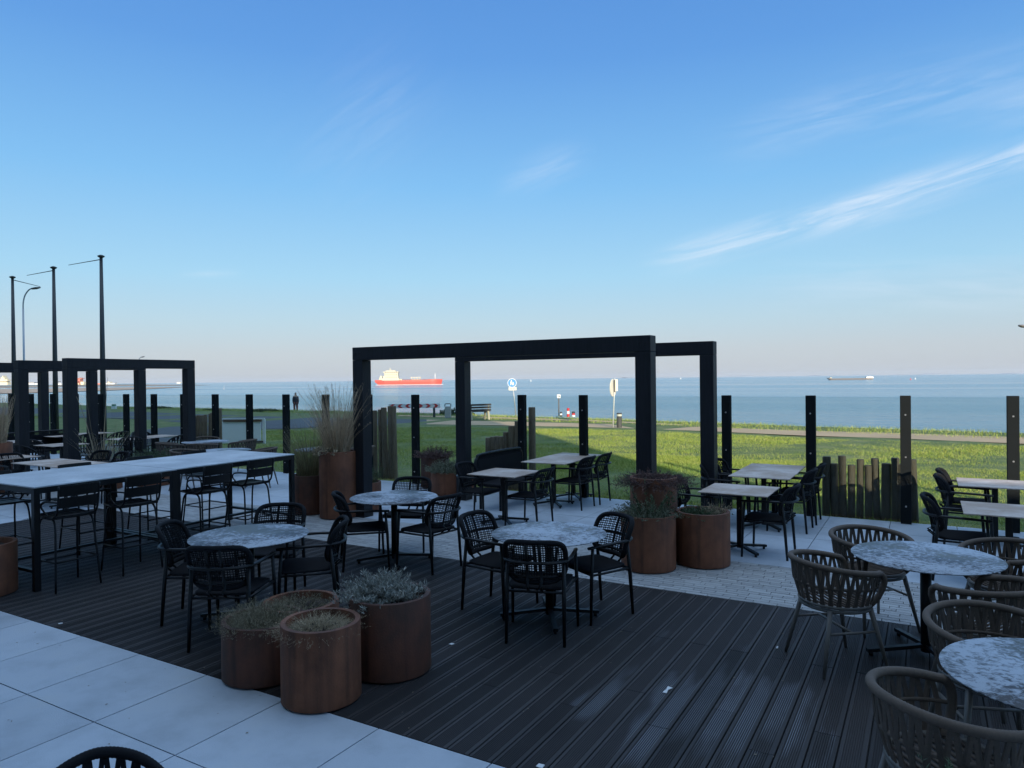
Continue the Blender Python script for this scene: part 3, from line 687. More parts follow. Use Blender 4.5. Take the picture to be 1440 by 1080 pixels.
for i, (x, y, d, lb) in enumerate([
    (-7.84, 4.08, (-1, .02), 'leftmost black bar stool on the near side, its back to us'),
    (-7.86, 4.80, (-1, .05), 'second black bar stool on the near side, right of the leftmost one'),
    (-7.92, 5.80, (-1, .0), 'third black bar stool on the near side, just right of the table joint'),
    (-7.98, 6.52, (-1, .03), 'black bar stool on the near side closest to the tall planter'),
    (-9.30, 4.15, (1, 0), 'black bar stool on the far side at the near end of the bar table'),
    (-9.30, 5.10, (1, 0), 'second black bar stool along the far side of the bar table'),
    (-9.32, 6.00, (1, .04), 'third black bar stool along the far side of the bar table'),
    (-9.32, 6.85, (1, 0), 'black bar stool on the far side at the far end of the bar table')]):
    BS.put(x, y, d, lb, gS, cat='bar stool')

#================================================================== ROUND-BACKED PLASTIC CHAIRS WITH SLOTS (far left)
def make_slat_chair():
    r = empty('slotted_back_chair')
    for sx in (-1, 1):
        MB().tube([(sx*.24, -.24, 0), (sx*.21, -.18, .44)], [.012, .017], 8).build('leg', BLK, r)
        MB().tube([(sx*.24, .22, 0), (sx*.21, .17, .44)], [.012, .017], 8).build('leg', BLK, r)
    mb = MB(); mb.lathe([(.001, .435), (.22, .435), (.235, .445), (.235, .455), (.22, .462), (.001, .455)], 28); mb.build('seat', BLK, r)
    def q(t_, z): return Vector(((.25+.05*(z-.45))*math.sin(t_), -(.22+.14*(z-.45))*math.cos(t_), z))
    def top(t_): return .82-.20*(abs(t_)/1.75)**2.2
    mb = MB(); ts = np.linspace(-1.75, 1.75, 37)
    mb.tube([q(t_, top(t_)) for t_ in ts], .017, 8)
    for t_ in np.linspace(-1.6, 1.6, 14): mb.beam(q(t_, .45), q(t_, top(t_)), .026, .008, up=(math.sin(t_), -math.cos(t_), 0))
    ts2 = np.linspace(-1.1, 1.1, 20)
    for z in (.70,): mb.tube([q(t_, z) for t_ in ts2], .011, 6)
    # closed band above the slots
    vs = []; 
    for t_ in np.linspace(-1.2, 1.2, 21): vs += [q(t_, top(t_)-.005), q(t_, top(t_)-.085)]
    mb.add(vs, [(2*i, 2*i+1, 2*i+3, 2*i+2) for i in range(20) if i % 3], True)
    mb.build('backrest', BLK, r)
    return Proto(r)
SC = make_slat_chair(); gC = 'black slotted chairs round the far left tables'
for x, y, d, lb in [(-16.75, 10.25, (-.8, .5), 'black slotted chair at the near corner of the far joined tables'),
    (-16.2, 11.1, (-1, -.1), 'black slotted chair right of the far joined tables, nearest the round tables'),
    (-17.9, 9.7, (.1, 1), 'black slotted chair left of the far joined tables, its arm catching light'),
    (-18.1, 11.4, (1, -.2), 'black slotted chair behind the far joined tables against the screen'),
    (-18.9, 10.3, (-1, .1), 'black slotted chair between the two rows of far tables'),
    (-16.9, 8.0, (-.2, 1), 'black slotted chair just behind the reed planter'),
    (-17.9, 8.6, (1, 0), 'black slotted chair beside the second portal post at far left'),
    (-16.9, 9.4, (-.2, -1), 'black slotted chair behind the table between the first two left portals'),
    (-18.9, 11.2, (-1, 0), 'black slotted chair at the most distant tables by the flagpole')]:
    SC.put(x, y, d, lb, gC, cat='chair')

#================================================================== TABLES
def make_table(kind, topm):
    r = empty('round_table' if kind == 'r' else 'square_table')
    mb = MB()
    if kind == 'r': mb.lathe([(.001, .738), (.495, .738), (.508, .742), (.511, .746), (.508, .75), (.001, .75)], 72); tp = mb.build('tabletop', topm, r)
    else:
        mb.box((0, 0, .742), (.80, .80, .012)); tp = mb.build('tabletop', topm, r, bevel=.002)
    mb = MB(); 
    if kind == 'r': mb.tube([(0, 0, .03), (0, 0, .735)], .038, 16)
    else: mb.box((0, 0, .385), (.062, .062, .69))
    mb.box((0, 0, .728), (.34, .05, .016)); mb.box((0, 0, .7275), (.05, .34, .015)); mb.build('column', BLK, r)
    a0 = 45 if kind == 'r' else 45
    for k in range(4):
        a = R(a0+90*k); c, s = math.cos(a), math.sin(a); e = .44 if kind == 'r' else .36
        mb = MB(); mb.beam((c*.02, s*.02, .075), (c*e, s*e, .038), .042, .026); mb.tube([(c*(e-.03), s*(e-.03), 0), (c*(e-.03), s*(e-.03), .03)], .016, 8); mb.build('foot', BLK, r)
    return Proto(r)
RT = make_table('r', FROUND); gT2 = 'frosty round tables'
for x, y, a, lb in [(-2.91, 5.6, (.2, 1), 'round table in the middle of the deck, white frost patch on top'),
    (-5.24, 4.29, (.25, 1), 'round table beside the bar table, top almost white with frost'),
    (-5.42, 6.5, (0, 1), 'round table in front of the middle portal post, glossy frosty top'),
    (-.02, 6.19, (.3, 1), 'large frosty round table ringed by strap tub chairs at the right'),
    (.55, 4.0, (.1, 1), 'frosty round table cut off by the bottom right frame corner'),
    (-14.45, 10.62, (0, 1), 'far round table among tub chairs in front of the leftmost piles'),
    (-12.2, 9.4, (0, 1), 'round table peeping over the far end of the bar table'),
    (-10.55, 10.4, (0, 1), 'round table half hidden behind the tall reed planter')]:
    RT.put(x, y, a, lb, gT2, cat='table')
gQ = 'square tables with grey tops'
QT = make_table('s', FSQ)
for x, y, lb in [(-5.38, 8.96, 'square table on its own left of the middle, star of frost on top'),
    (-5.42, 10.62, 'square table nearer half of the joined pair in the middle'),
    (-5.44, 11.43-.005, 'square table farther half of the joined pair in the middle'),
    (-1.98, 8.84, 'square table beside the two corten planters right of the middle'),
    (-1.99, 10.38, 'square table nearer half of the joined pair by the piles'),
    (-2.0, 11.19, 'square table farther half of the joined pair by the piles'),
    (.70, 8.68, 'nearer square table at the right frame edge'),
    (.72, 10.72, 'farther square table at the right frame edge, in front of a screen post'),
    (-13.45, 6.70, 'square table left half of the near joined pair at far left'),
    (-12.64, 6.70, 'square table right half of the near joined pair at far left'),
    (-14.98, 6.75, 'square table left of the near joined pair, by the frame edge'),
    (-16.95, 8.75, 'square table seen between the first two left portal posts'),
    (-19.0, 8.75, 'square table seen at the left frame edge beyond the reeds'),
    (-17.1, 10.45, 'square table nearer half of the far joined pair at left'),
    (-17.15, 11.2, 'square table farther half of the far joined pair at left'),
    (-19.9, 10.3, 'most distant square table nearer half, behind the portals'),
    (-19.95, 11.1, 'most distant square table farther half, behind the portals')]:
    o = QT.put(x, y, (0, 1), lb, gQ, cat='table')

def bar_table(x0, x1, y0, y1, label):
    r = empty('bar_table', ((x0+x1)/2, (y0+y1)/2, 0)); tag(r, label, 'bar table', 'long bar tables set end to end'); hx, hy = (x1-x0)/2, (y1-y0)/2
    MB().box((0, 0, 1.064), (2*hx, 2*hy, .014)).build('tabletop', FBAR, r, bevel=.002)
    mb = MB()
    for s in (-1, 1):
        mb.box((s*(hx-.03), 0, 1.026), (.05, 2*hy-.11, .06)); mb.box((0, s*(hy-.03), 1.026), (2*hx-.11, .05, .06))
    mb.build('frame', BLK, r, bevel=.002)
    for sx in (-1, 1):
        for sy in (-1, 1): MB().box((sx*(hx-.03), sy*(hy-.03), .528), (.06, .06, 1.056)).build('leg', BLK, r, bevel=.003)
    mb = MB()
    for s in (-1, 1): mb.beam((-hx+.06, s*(hy-.03), .2), (hx-.06, s*(hy-.03), .2), .05, .03)
    mb.beam((-.05, -hy+.055, .2), (-.05, hy-.055, .2), .05, .03); mb.build('footrest', BLK, r, bevel=.002)
    return r
bar_table(-9.32, -7.86, 3.78, 5.38, 'long high bar table, nearer of the two, top pale blue with frost')
bar_table(-9.32, -7.90, 5.395, 7.27, 'long high bar table, farther of the two, ending by the planters')

#================================================================== HIGH-BACKED BENCH
def bench(loc, d, label, L=1.75):
    r = empty('high_back_bench', (*loc, 0), facing(*d)); tag(r, label, 'bench', 'high backed benches on the terrace')
    hx = L/2
    pth = [(-hx, -.3, .12), (-hx, -.3, .70), (-hx+.06, -.3, .83), (-hx+.2, -.3, .88), (hx-.2, -.3, .88), (hx-.06, -.3, .83), (hx, -.3, .70), (hx, -.3, .12)]
    MB().tube(spline(pth, 4), .022, 8).build('back_frame', BLK, r)
    mb = MB(); n = 60
    for i in range(n):
        x = -hx+.03+(L-.06)*i/(n-1); e = max(0, abs(x)-hx+.2)/.2; top = .865-.15*e**3
        mb.box((x, -.3, (.40+top)/2), (.016, .008, top-.40))
    mb.box((0, -.292, .60), (L-.04, .004, .4)); mb.build('backrest', ROPE, r)
    MB().box((0, -.05, .40), (L-.06, .46, .05)).build('seat', ROPE, r, bevel=.015)
    for sx in (-1, 1): 
        for y in (-.24, .14): MB().box((sx*(hx-.08), y, .1875), (.04, .04, .375)).build('leg', BLK, r)
    return r
bench((-6.07, 10.45), (1, 0), 'black high backed bench with rounded corners behind the middle square tables', 1.55)
bench((-19.75, 9.8), (1, 0), 'black high backed bench with rounded corners at the far left', 1.7)

#================================================================== tub chairs far away
for x, y, d, lb in [(-14.75, 9.95, (.3, .9), 'small taupe tub chair in front of the far round table, leftmost'),
    (-13.85, 10.1, (-.5, .8), 'small taupe tub chair with its back to us at the far round table'),
    (-15.1, 11.1, (.8, -.5), 'small taupe tub chair behind the far round table beside the piles'),
    (-13.75, 11.1, (-.8, -.4), 'small taupe tub chair right of the far round table by the white panel'),
    (-12.75, 8.95, (.8, .5), 'small taupe tub chair left of the round table behind the bar table'),
    (-11.65, 9.85, (-.8, -.5), 'small taupe tub chair right of the round table behind the bar table'),
    (-10.0, 10.9, (-.8, -.45), 'taupe tub chair standing against the piles, right of the portal post')]:
    tc_(x, y, d, lb)
#================================================================== PLANTERS
def planter(px, depth, r, h, label, dirt=.06, xy=None, rim=.035, m_=None):
    p = Vector((*xy, 0)) if xy else at(px, depth, 0)
    o = MB().lathe([(.001, .01), (r-.004, .01), (r, .014), (r, h-.004), (r-.003, h), (r-rim, h), (r-rim-.002, h-.004), (r-rim-.002, h-.28), (.001, h-.28)], 72).build('planter', m_ or CORT, None, p)
    o.data.polygons.foreach_set('use_smooth', [True]*len(o.data.polygons))
    e = o.modifiers.new('edge', 'EDGE_SPLIT'); e.split_angle = R(40)
    tag(o, label, 'planter', 'round corten steel planters')
    rr = r-rim-.004; V = [(0, 0, h-dirt+.01)]; F = []
    n = 40; q = 6
    for j in range(1, q+1):
        for k in range(n): a = 2*math.pi*k/n; V.append((rr*j/q*math.cos(a), rr*j/q*math.sin(a), h-dirt+rng.uniform(-.012, .012)))
    F = [(0, 1+k, 1+(k+1) % n) for k in range(n)]+[(1+j*n+k, 1+(j+1)*n+k, 1+(j+1)*n+(k+1) % n, 1+j*n+(k+1) % n) for j in range(q-1) for k in range(n)]
    me = bpy.data.meshes.new('soil'); me.from_pydata(V, [], F); me.materials.append(SOIL); so = bpy.data.objects.new('soil', me); COL.objects.link(so); so.parent = o
    return p, h-dirt
def ribbons(base, dirs, L, w, bend, seg=5, drift=None):
    """n x 3 bases and directions -> quads strips; bend pulls the ends down/out"""
    n = len(base); T = np.linspace(0, 1, seg+1)
    a = rng.uniform(0, 2*np.pi, n); side = np.stack([np.cos(a), np.sin(a), np.zeros(n)], 1)
    V = np.empty((n, seg+1, 2, 3))
    P = []
    for i, t_ in enumerate(T):
        p = base+dirs*(L*t_)[:, None]+bend*(t_**2)
        ww = (w*(1-.75*t_))[:, None] if hasattr(w, '__len__') else w*(1-.75*t_)
        V[:, i, 0] = p-side*ww/2; V[:, i, 1] = p+side*ww/2; P.append(p)
    idx = np.arange(n*(seg+1)*2).reshape(n, seg+1, 2)
    F = np.stack([idx[:, :-1, 0], idx[:, :-1, 1], idx[:, 1:, 1], idx[:, 1:, 0]], -1).reshape(-1, 4)
    return V.reshape(-1, 3), F, np.stack(P, 1)
def leaves(P, dirs, ll, lw):
    """a rhombic leaf at each point"""
    n = len(P); d = dirs/np.linalg.norm(dirs, axis=1, keepdims=True)
    s = np.cross(d, rng.normal(size=(n, 3))); s /= np.linalg.norm(s, axis=1, keepdims=True)+1e-9
    l = (ll*rng.uniform(.6, 1.3, n))[:, None]; w = (lw*rng.uniform(.7, 1.3, n))[:, None]
    V = np.stack([P, P+d*l*.5+s*w/2, P+d*l, P+d*l*.5-s*w/2], 1).reshape(-1, 3)
    return V, np.arange(n*4).reshape(-1, 4)
def leafmat(name, c, var=.45, rough=.65): return mat(name, c, rough, island=var)
M_SAGE = leafmat('silvery_leaves', (.25, .26, .235)); M_SCRUB = leafmat('brownish_scrub', (.19, .165, .105)); M_DRY = leafmat('dry_straw', (.36, .29, .19), .4)
M_ROSE = leafmat('dark_green_leaves', (.055, .09, .04)); M_HEATH = leafmat('dark_heather', (.10, .055, .05)); M_REED = leafmat('dead_reed', (.48, .36, .24), .45); M_STEM = leafmat('brown_stem', (.07, .05, .035))
M_GREY = leafmat('grey_green_leaves', (.13, .145, .095)); M_GRN = leafmat('olive_reed', (.23, .20, .11), .4)
def shrub(name, p, z0, Rr, H, n, lm, label, cat='shrub', ll=.03, lw=.007, per=26, spread=.5, droop=.05, sw=.004, off=(0, 0), hvar=.45, tmin=.15, up=.6, sm=None):
    r = empty(name, (p.x, p.y, z0)); tag(r, label, cat)
    a = rng.uniform(0, 2*np.pi, n); q = np.sqrt(rng.uniform(0, 1, n))
    base = np.stack([off[0]+Rr*.85*q*np.cos(a), off[1]+Rr*.85*q*np.sin(a), np.full(n, -.02)], 1)
    rad = np.stack([np.cos(a)*q, np.sin(a)*q, np.zeros(n)], 1)
    d = rad*spread+rng.normal(0, .22, (n, 3)); d[:, 2] = 1; d /= np.linalg.norm(d, axis=1, keepdims=True)
    L = H*rng.uniform(1-hvar, 1, n)*(1-.35*q**2)
    bend = rad*droop*2+rng.normal(0, .03, (n, 3)); bend[:, 2] = -droop*rng.uniform(0, 1.2, n)
    V, F, P = ribbons(base, d, L, sw, bend); npmesh('stem', V, F, sm or M_STEM, r)
    k = per; ts = rng.uniform(tmin, 1.02, (n, k)); pts = base[:, None]+d[:, None]*(L[:, None]*ts)[..., None]+bend[:, None]*(ts**2)[..., None]
    ld = rng.normal(0, 1, (n*k, 3)); ld[:, 2] = np.abs(ld[:, 2])*up+.15+0*ld[:, 2]; ld += np.repeat(d, k, 0)*.6
    V, F = leaves(pts.reshape(-1, 3), ld, ll, lw); npmesh('foliage', V, F, lm, r)
    return r
def reeds(p, z0, Rr, H, n, lm, label, w=.007, spread=.28, heads=True, droop=.12, hvar=.5, cat='ornamental grass'):
    r = empty('ornamental_grass', (p.x, p.y, z0)); tag(r, label, cat)
    a = rng.uniform(0, 2*np.pi, n); q = np.sqrt(rng.uniform(0, 1, n))
    base = np.stack([Rr*q*np.cos(a), Rr*q*np.sin(a), np.full(n, -.02)], 1); rad = np.stack([np.cos(a), np.sin(a), np.zeros(n)], 1)
    d = rad*rng.uniform(0, spread, n)[:, None]+rng.normal(0, .06, (n, 3)); d[:, 2] = 1; d /= np.linalg.norm(d, axis=1, keepdims=True)
    L = H*rng.uniform(1-hvar, 1, n); bend = rad*rng.uniform(0, droop*2, n)[:, None]; bend[:, 2] = -droop*rng.uniform(0, 1, n)
    V, F, P = ribbons(base, d, L, w*rng.uniform(.5, 1.2, n), bend, 8); npmesh('foliage', V, F, lm, r)
    if heads:
        k = 14; m = n//3; sel = rng.choice(n, m, False); ts = rng.uniform(.86, 1.0, (m, k))
        pts = base[sel][:, None]+d[sel][:, None]*(L[sel][:, None]*ts)[..., None]+bend[sel][:, None]*(ts**2)[..., None]
        V, F = leaves(pts.reshape(-1, 3), rng.normal(0, .6, (m*k, 3))+np.array([0, 0, 1.]), .03, .004); npmesh('seed_head', V, F, M_REED, r)
    return r
# front trio (and the one hidden behind)
p, z = planter(372, 4.90+.27, .29, .41, 'low corten planter in the front group, leftmost, full of brownish scrub', m_=CORT_D)
shrub('low_shrub', p, z, .24, .22, 1300, M_SCRUB, 'brownish wispy scrub spilling over the leftmost front planter', ll=.02, lw=.003, per=11, spread=.55, droop=.05, sw=.0028, sm=M_SCRUB)
p, z = planter(452.5, 4.52+.25, .262, .52, 'corten planter in the middle of the front group, nearest to us')
shrub('low_shrub', p, z, .20, .13, 1300, M_DRY, 'straw coloured dry mat of stems in the nearest planter', ll=.014, lw=.0025, per=6, spread=.9, droop=.05, off=(-.04, .0), sw=.0028, sm=M_DRY)
p, z = planter(549.5, 4.96+.28, .298, .556, 'tall dark corten planter in the front group, rightmost', m_=CORT_D)
shrub('lavender_bush', p, z, .165, .26, 230, M_SAGE, 'silvery grey woolly bush in the rightmost front planter', ll=.042, lw=.006, per=40, spread=.45, droop=.07, off=(-.07, -.03), tmin=.1)
p, z = planter(424, 5.55, .29, .41, 'corten planter almost hidden behind the front group')
shrub('low_shrub', p, z, .2, .16, 160, M_SCRUB, 'thin scrub in the half hidden front planter', ll=.02, lw=.004, per=20, spread=.9)
# beside the middle portal post
p, z = planter(476.5, 10.84+.27, .29, 1.03, 'tallest corten planter, standing left of the middle portal post')
reeds(p, z, .17, 1.2, 720, M_REED, 'tall pale dead reeds fanning out of the tallest planter', w=.008, spread=.30, hvar=.62, droop=.14)
shrub('low_shrub', p, z, .2, .22, 90, M_DRY, 'short dry pinkish leaves at the foot of the pale reeds', ll=.06, lw=.02, per=10, spread=.6, off=(-.08, -.1))
p, z = planter(437, 11.2+.28, .285, .62, 'mid height dark corten planter left of the tallest one', m_=CORT_D)
reeds(p, z, .18, 1.0, 800, M_GRN, 'tall olive brown reeds in the planter left of the tallest one', w=.006, spread=.32, heads=False)
p, z = planter(513, 11.62, .27, .47, 'small corten planter just behind the middle portal post')
shrub('rosemary_bush', p, z, .2, .48, 120, M_ROSE, 'dark green sprigs in the small planter behind the portal post', ll=.03, lw=.006, per=40, spread=.3)
p, z = planter(636.5, 12.9+.36, .40, .42, 'wide low corten planter behind the rear round table')
shrub('low_shrub', p, z, .36, .34, 420, M_GREY, 'grey green and brown bush in the wide low planter', ll=.04, lw=.008, per=30, spread=.8, droop=.05)
p, z = planter(612, 14.1, .28, .60, 'dark corten planter half hidden behind the wide low one', m_=CORT_D)
shrub('heather_bush', p, z, .26, .34, 260, M_HEATH, 'dark brown heather behind the wide low planter', ll=.035, lw=.009, per=26, spread=.6)
# right trio
p, z = planter(912, 7.65+.29, .302, .60, 'corten planter left of the right pair, green sprigs on top')
shrub('rosemary_bush', p, z, .26, .26, 240, M_GREY, 'bushy grey green herb over the left of the right pair of planters', ll=.028, lw=.006, per=36, spread=.8, off=(-.04, 0), droop=.05)
shrub('rosemary_sprigs', p, z, .17, .62, 26, M_ROSE, 'upright dark green sprigs in the left planter of the right pair', ll=.035, lw=.006, per=80, spread=.25, off=(.02, 0))
p, z = planter(989, 7.8+.29, .298, .60, 'corten planter right of the right pair, beside the small square table')
shrub('low_shrub', p, z, .2, .16, 200, M_ROSE, 'low dark bush in the right planter of the right pair', ll=.025, lw=.006, per=30, spread=.8, off=(-.04, 0))
shrub('dry_tuft', p, z, .07, .24, 90, M_DRY, 'small straw coloured tuft in the right planter of the right pair', ll=.03, lw=.003, per=12, spread=.5, off=(.15, .05))
p, z = planter(920, 8.3, .27, .965, 'tall corten planter against the right portal post')
shrub('heather_bush', p, z, .26, .20, 420, M_HEATH, 'dark reddish heather spilling over the tall planter at the portal post', ll=.03, lw=.005, per=36, spread=1.6, droop=.10)
# left
p, z = planter(0, 0, .38, .5, 'corten planter behind the far left square tables, with tall stems', xy=(-14.35, 8.15))
reeds(p, z, .2, .95, 46, M_DRY, 'sparse straw stems sticking out of the planter by the left portal post', w=.018, spread=.45, heads=False)
reeds(p, z, .12, 1.95, 3, M_DRY, 'very tall arching straw stalk rising in front of the left portal', w=.03, spread=.04, heads=False, hvar=.3, droop=.12)
shrub('heather_bush', p, z, .36, .22, 300, M_HEATH, 'dark brown heather at the foot of the sparse straw stems', ll=.04, lw=.01, per=26, spread=.7)
p, z = planter(0, 0, .34, .5, 'corten planter of dark green sprigs behind the bar table', xy=(-13.9, 8.98))
shrub('rosemary_bush', p, z, .32, .42, 170, M_ROSE, 'dark green bush seen above the bar table', ll=.04, lw=.008, per=40, spread=.5)
p, z = planter(0, 0, .30, .98, 'tall corten planter at the left frame edge with reeds', xy=tuple(at(-7, 14.0)[:2]))
reeds(p, z, .2, 1.1, 600, M_REED, 'tall pale reeds at the left frame edge', w=.010, spread=.10, droop=.05)
planter(-23, 7.0+.2, .29, .52, 'corten planter cut off by the lower left frame edge')
# lone sprig in front of the corner tub chair
p, z = planter(1337, 2.62, .24, .42, 'planter just below the frame in the bottom right corner', rim=.03)
shrub('rosemary_sprig', p, z, .05, .50, 5, leafmat('fresh_green_leaves', (.05, .10, .045)), 'single green sprig in front of the corner tub chair', ll=.034, lw=.004, per=95, spread=.15, sw=.005, tmin=.05, hvar=.3)

#================================================================== PALISADES OF WOODEN PILES
def palisade(piles, Y, label, dia=.105, name='pile_palisade', m_=None):
    x0 = at(piles[0][0], 10).x; c = None; root = None
    for px, py in piles:
        # bearing -> X on the line Y
        lo, hi = -40., 5.
        for _ in range(50):
            m = (lo+hi)/2; dpt = -m*sz+Y*cz; lat = m*cz+Y*sz
            if lat/dpt*FPX+720 < px: lo = m
            else: hi = m
        X = lo; dpt = -X*sz+Y*cz; h = CAMZ-dpt*(py-(532.8-.011*(px-720)))/FPX
        if root is None: root = empty(name, (X, Y, 0)); tag(root, label, 'palisade', 'rows of weathered wooden piles'); X0 = X
        r = dia/2*rng.uniform(.88, 1.1); lean = rng.normal(0, .012, 2)
        prof = []; n = 12; vs = []; fs = []
        zs = [-.15, .2, h*.5, h-.012, h]; rs = [r, r*rng.uniform(.95, 1.05), r*rng.uniform(.93, 1.02), r*.98, r*.88]
        for z, rr in zip(zs, rs):
            for k in range(n):
                a = 2*math.pi*k/n; e = 1+.05*math.sin(3*a+px)
                vs.append((X-X0+lean[0]*z+rr*e*math.cos(a), lean[1]*z+rr*e*math.sin(a)+rng.normal(0, .0), z))
        fs = [(j*n+k, j*n+(k+1) % n, (j+1)*n+(k+1) % n, (j+1)*n+k) for j in range(4) for k in range(n)]+[tuple(4*n+k for k in range(n))]
        mb = MB(); mb.add(vs, fs[:-1], True); mb.f.append(fs[-1]); mb.sm.append(False); mb.build('pile', m_ or PILE, root)
palisade([(1160.7, 641.8), (1173.3, 651.8), (1184.4, 641), (1195.6, 653.8), (1207.6, 645.8), (1220, 654), (1232, 644.4), (1244.4, 651.8), (1257.8, 643.8), (1267, 653), (1285, 646)], 11.85, 'row of short piles toned dark for shade between two screen posts at the right', .118, m_=mat('shade_toned_pile_wood', (.085, .066, .045), .85, var=.5, vscale=14, stretch=(3, 3, .35), bump=.5, bscale=40, col2=(.045, .036, .026), thr=(.45, .7), island=.3))  # wood colour of this row darkened to stand in for shade
palisade([(684.6, 615.3), (692, 614.3), (697.6, 613.3), (703.8, 613.7), (710.6, 607.5), (718.2, 598.8), (725.6, 592), (732, 581.2), (747.4, 572.5)], 11.9, 'row of piles rising towards the right behind the high backed bench', .13)
palisade([(468, 604), (474, 600), (481, 590), (487, 588), (493, 587), (512, 582), (520, 578), (526, 577), (534, 575.8), (541, 573), (548.3, 571), (554, 571)], 12.0, 'row of tall piles rising behind the middle portal post', .12)
palisade([(274, 584.5), (278.5, 583.7), (283, 584), (288, 583), (293, 581.5), (297.5, 580.5), (309, 574)], 12.2, 'row of piles beside the white panel at the left', .10)

#================================================================== THINGS ON THE GRASS
def flagpole(px, depth, ztop, arm, label):
    p = at(px, depth, -.05); r = empty('flagpole', p); tag(r, label, 'flagpole', 'dark flagpoles beyond the glass screen')
    MB().tube([(0, 0, 0), (0, 0, ztop*.4), (0, 0, ztop)], [.11, .095, .055], 14).build('pole', DARKPOLE, r)
    MB().lathe([(.001, ztop), (.06, ztop-.02), (.12, ztop+.02), (.13, ztop+.05), (.05, ztop+.09), (.001, ztop+.1)], 16).build('cap', DARKPOLE, r)
    MB().tube([(0, 0, ztop-.08), arm], [.018, .010], 8).build('arm', DARKPOLE, r)
def latd(dl, dd=0): return (cz*dl-sz*dd, sz*dl+cz*dd)         # along the picture, along the view
for px, dep, zt, (al, ad, azz), lb in [(146, 27, 6.95, (-1.24, 0, -.20), 'nearest and tallest looking dark flagpole, its bare arm pointing left'),
    (79, 29.5, 6.95, (-.50, -.9, -.33), 'middle of the three dark flagpoles with a short slanting arm'),
    (21, 32, 6.95, (1.05, .3, -.28), 'leftmost dark flagpole, its arm pointing right over the street lamp')]:
    ax, ay = latd(al, ad); flagpole(px, dep, zt, (ax, ay, zt-.08+azz), lb)
def lamp(px, depth, h, reach, label, s=1.):
    p = at(px, depth, -.05); r = empty('street_lamp', p); tag(r, label, 'street lamp')
    ax, ay = latd(reach*.95, 0); f = lambda k: (ax*k, ay*k)
    MB().tube([(0, 0, 0), (0, 0, h*.42), (0, 0, h*.43), (0, 0, h-1.3*s)], [.10*s, .085*s, .06*s, .05*s], 12).build('pole', STEEL, r)
    MB().tube(spline([(0, 0, h-1.35*s), (*f(.02), h-.9*s), (*f(.15), h-.45*s), (*f(.4), h-.14*s), (*f(.62), h-.02*s)], 5), .042*s, 10).build('arm', STEEL, r)
    a, b_ = Vector((*f(.55), h-.06*s)), Vector((*f(1.25), h+.03*s)); mb = MB()
    mb.tube([a, a.lerp(b_, .2), a.lerp(b_, .55), a.lerp(b_, .9), b_], [.05*s, .12*s, .15*s, .09*s, .03*s], 12, flat=.5); mb.build('lamp_head', mat('lamp_grey', (.12, .12, .12), .5), r)
lamp(35, 45, 8.25, .95, 'tall curved street lamp between two flagpoles')
lamp(195, 62, 4.45, .5, 'distant small street lamp above the left portal', .6)
lamp(1455, 24.2, 3.78, -.45, 'street lamp head poking in at the right frame edge', .7)

def onground(px, py): return G(px, py, -.03)
# blue round sign
BLUE = mat('blue_sign', (.01, .20, .62), .4); WSIGN = mat('white_sign', (.80, .80, .78), .5); CREAM = mat('cream_sign_back', (.62, .60, .52), .6)
p = onground(726, 588); r = empty('pedestrian_sign', p, R(YAW)); tag(r, 'round blue sign with a white adult and child walking, on a thin pole', 'road sign')
MB().tube([(0, 0, 0), (-.2, 0, 2.17)], .025, 10).build('pole', STEEL, r)
# local: x = to the right of the picture, y = away from us
def face(mb, pts, y, c=(0, 0)): mb.add([(c[0]+x, y, c[1]+z) for x, z in pts], [tuple(range(len(pts)))])
cs = (-.21, 1.93)
def disk(mb, rad, y0, y1, c, kx=1): 
    n = 36; v = [(c[0]+kx*rad*math.cos(2*math.pi*k/n), y, c[1]+rad*math.sin(2*math.pi*k/n)) for y in (y0, y1) for k in range(n)]
    mb.add(v, [tuple(range(n)), tuple(range(n, 2*n))]+[(k, (k+1) % n, n+(k+1) % n, n+k) for k in range(n)])
mb = MB(); disk(mb, .245, -.035, -.03, cs); sg = mb.build('sign_plate', WSIGN, r)
mb = MB(); disk(mb, .225, -.041, -.037, cs); bl = mb.build('blue_face', BLUE, sg)
mb = MB()
def fig(mb, ox, oz, s):
    disk(mb, .030*s, -.046, -.043, (cs[0]+ox, cs[1]+oz+.135*s))
    for poly_ in ([(-.03, .10), (.03, .10), (.04, -.02), (-.035, -.02)], [(-.03, .10), (-.075, .0), (-.06, -.01), (-.02, .05)], [(.02, .10), (.075, .03), (.065, .015), (.02, .06)],
                  [(-.035, -.01), (.0, -.01), (-.045, -.15), (-.08, -.15)], [(.0, -.01), (.04, -.01), (.07, -.14), (.04, -.15)]):
        face(mb, [(x*s, z*s) for x, z in poly_], -.044, (cs[0]+ox, cs[1]+oz))
fig(mb, -.035, .01, .85); fig(mb, .07, -.045, .55); mb.build('pedestrian_symbol', WSIGN, bl)
MB().box((-.185, -.02, 1.615), (.42, .012, .17)).build('lower_plate', mat('cream_plate', (.72, .68, .5), .5), r)
mb = MB(); 
for x in (-.26, -.11): face(mb, [(x-.05, 1.61), (x-.02, 1.635), (x-.02, 1.62), (x+.04, 1.62), (x+.04, 1.60), (x-.02, 1.60), (x-.02, 1.585)], -.029)
mb.build('arrow_marks', mat('black_lettering', (.03, .03, .03), .6), r)
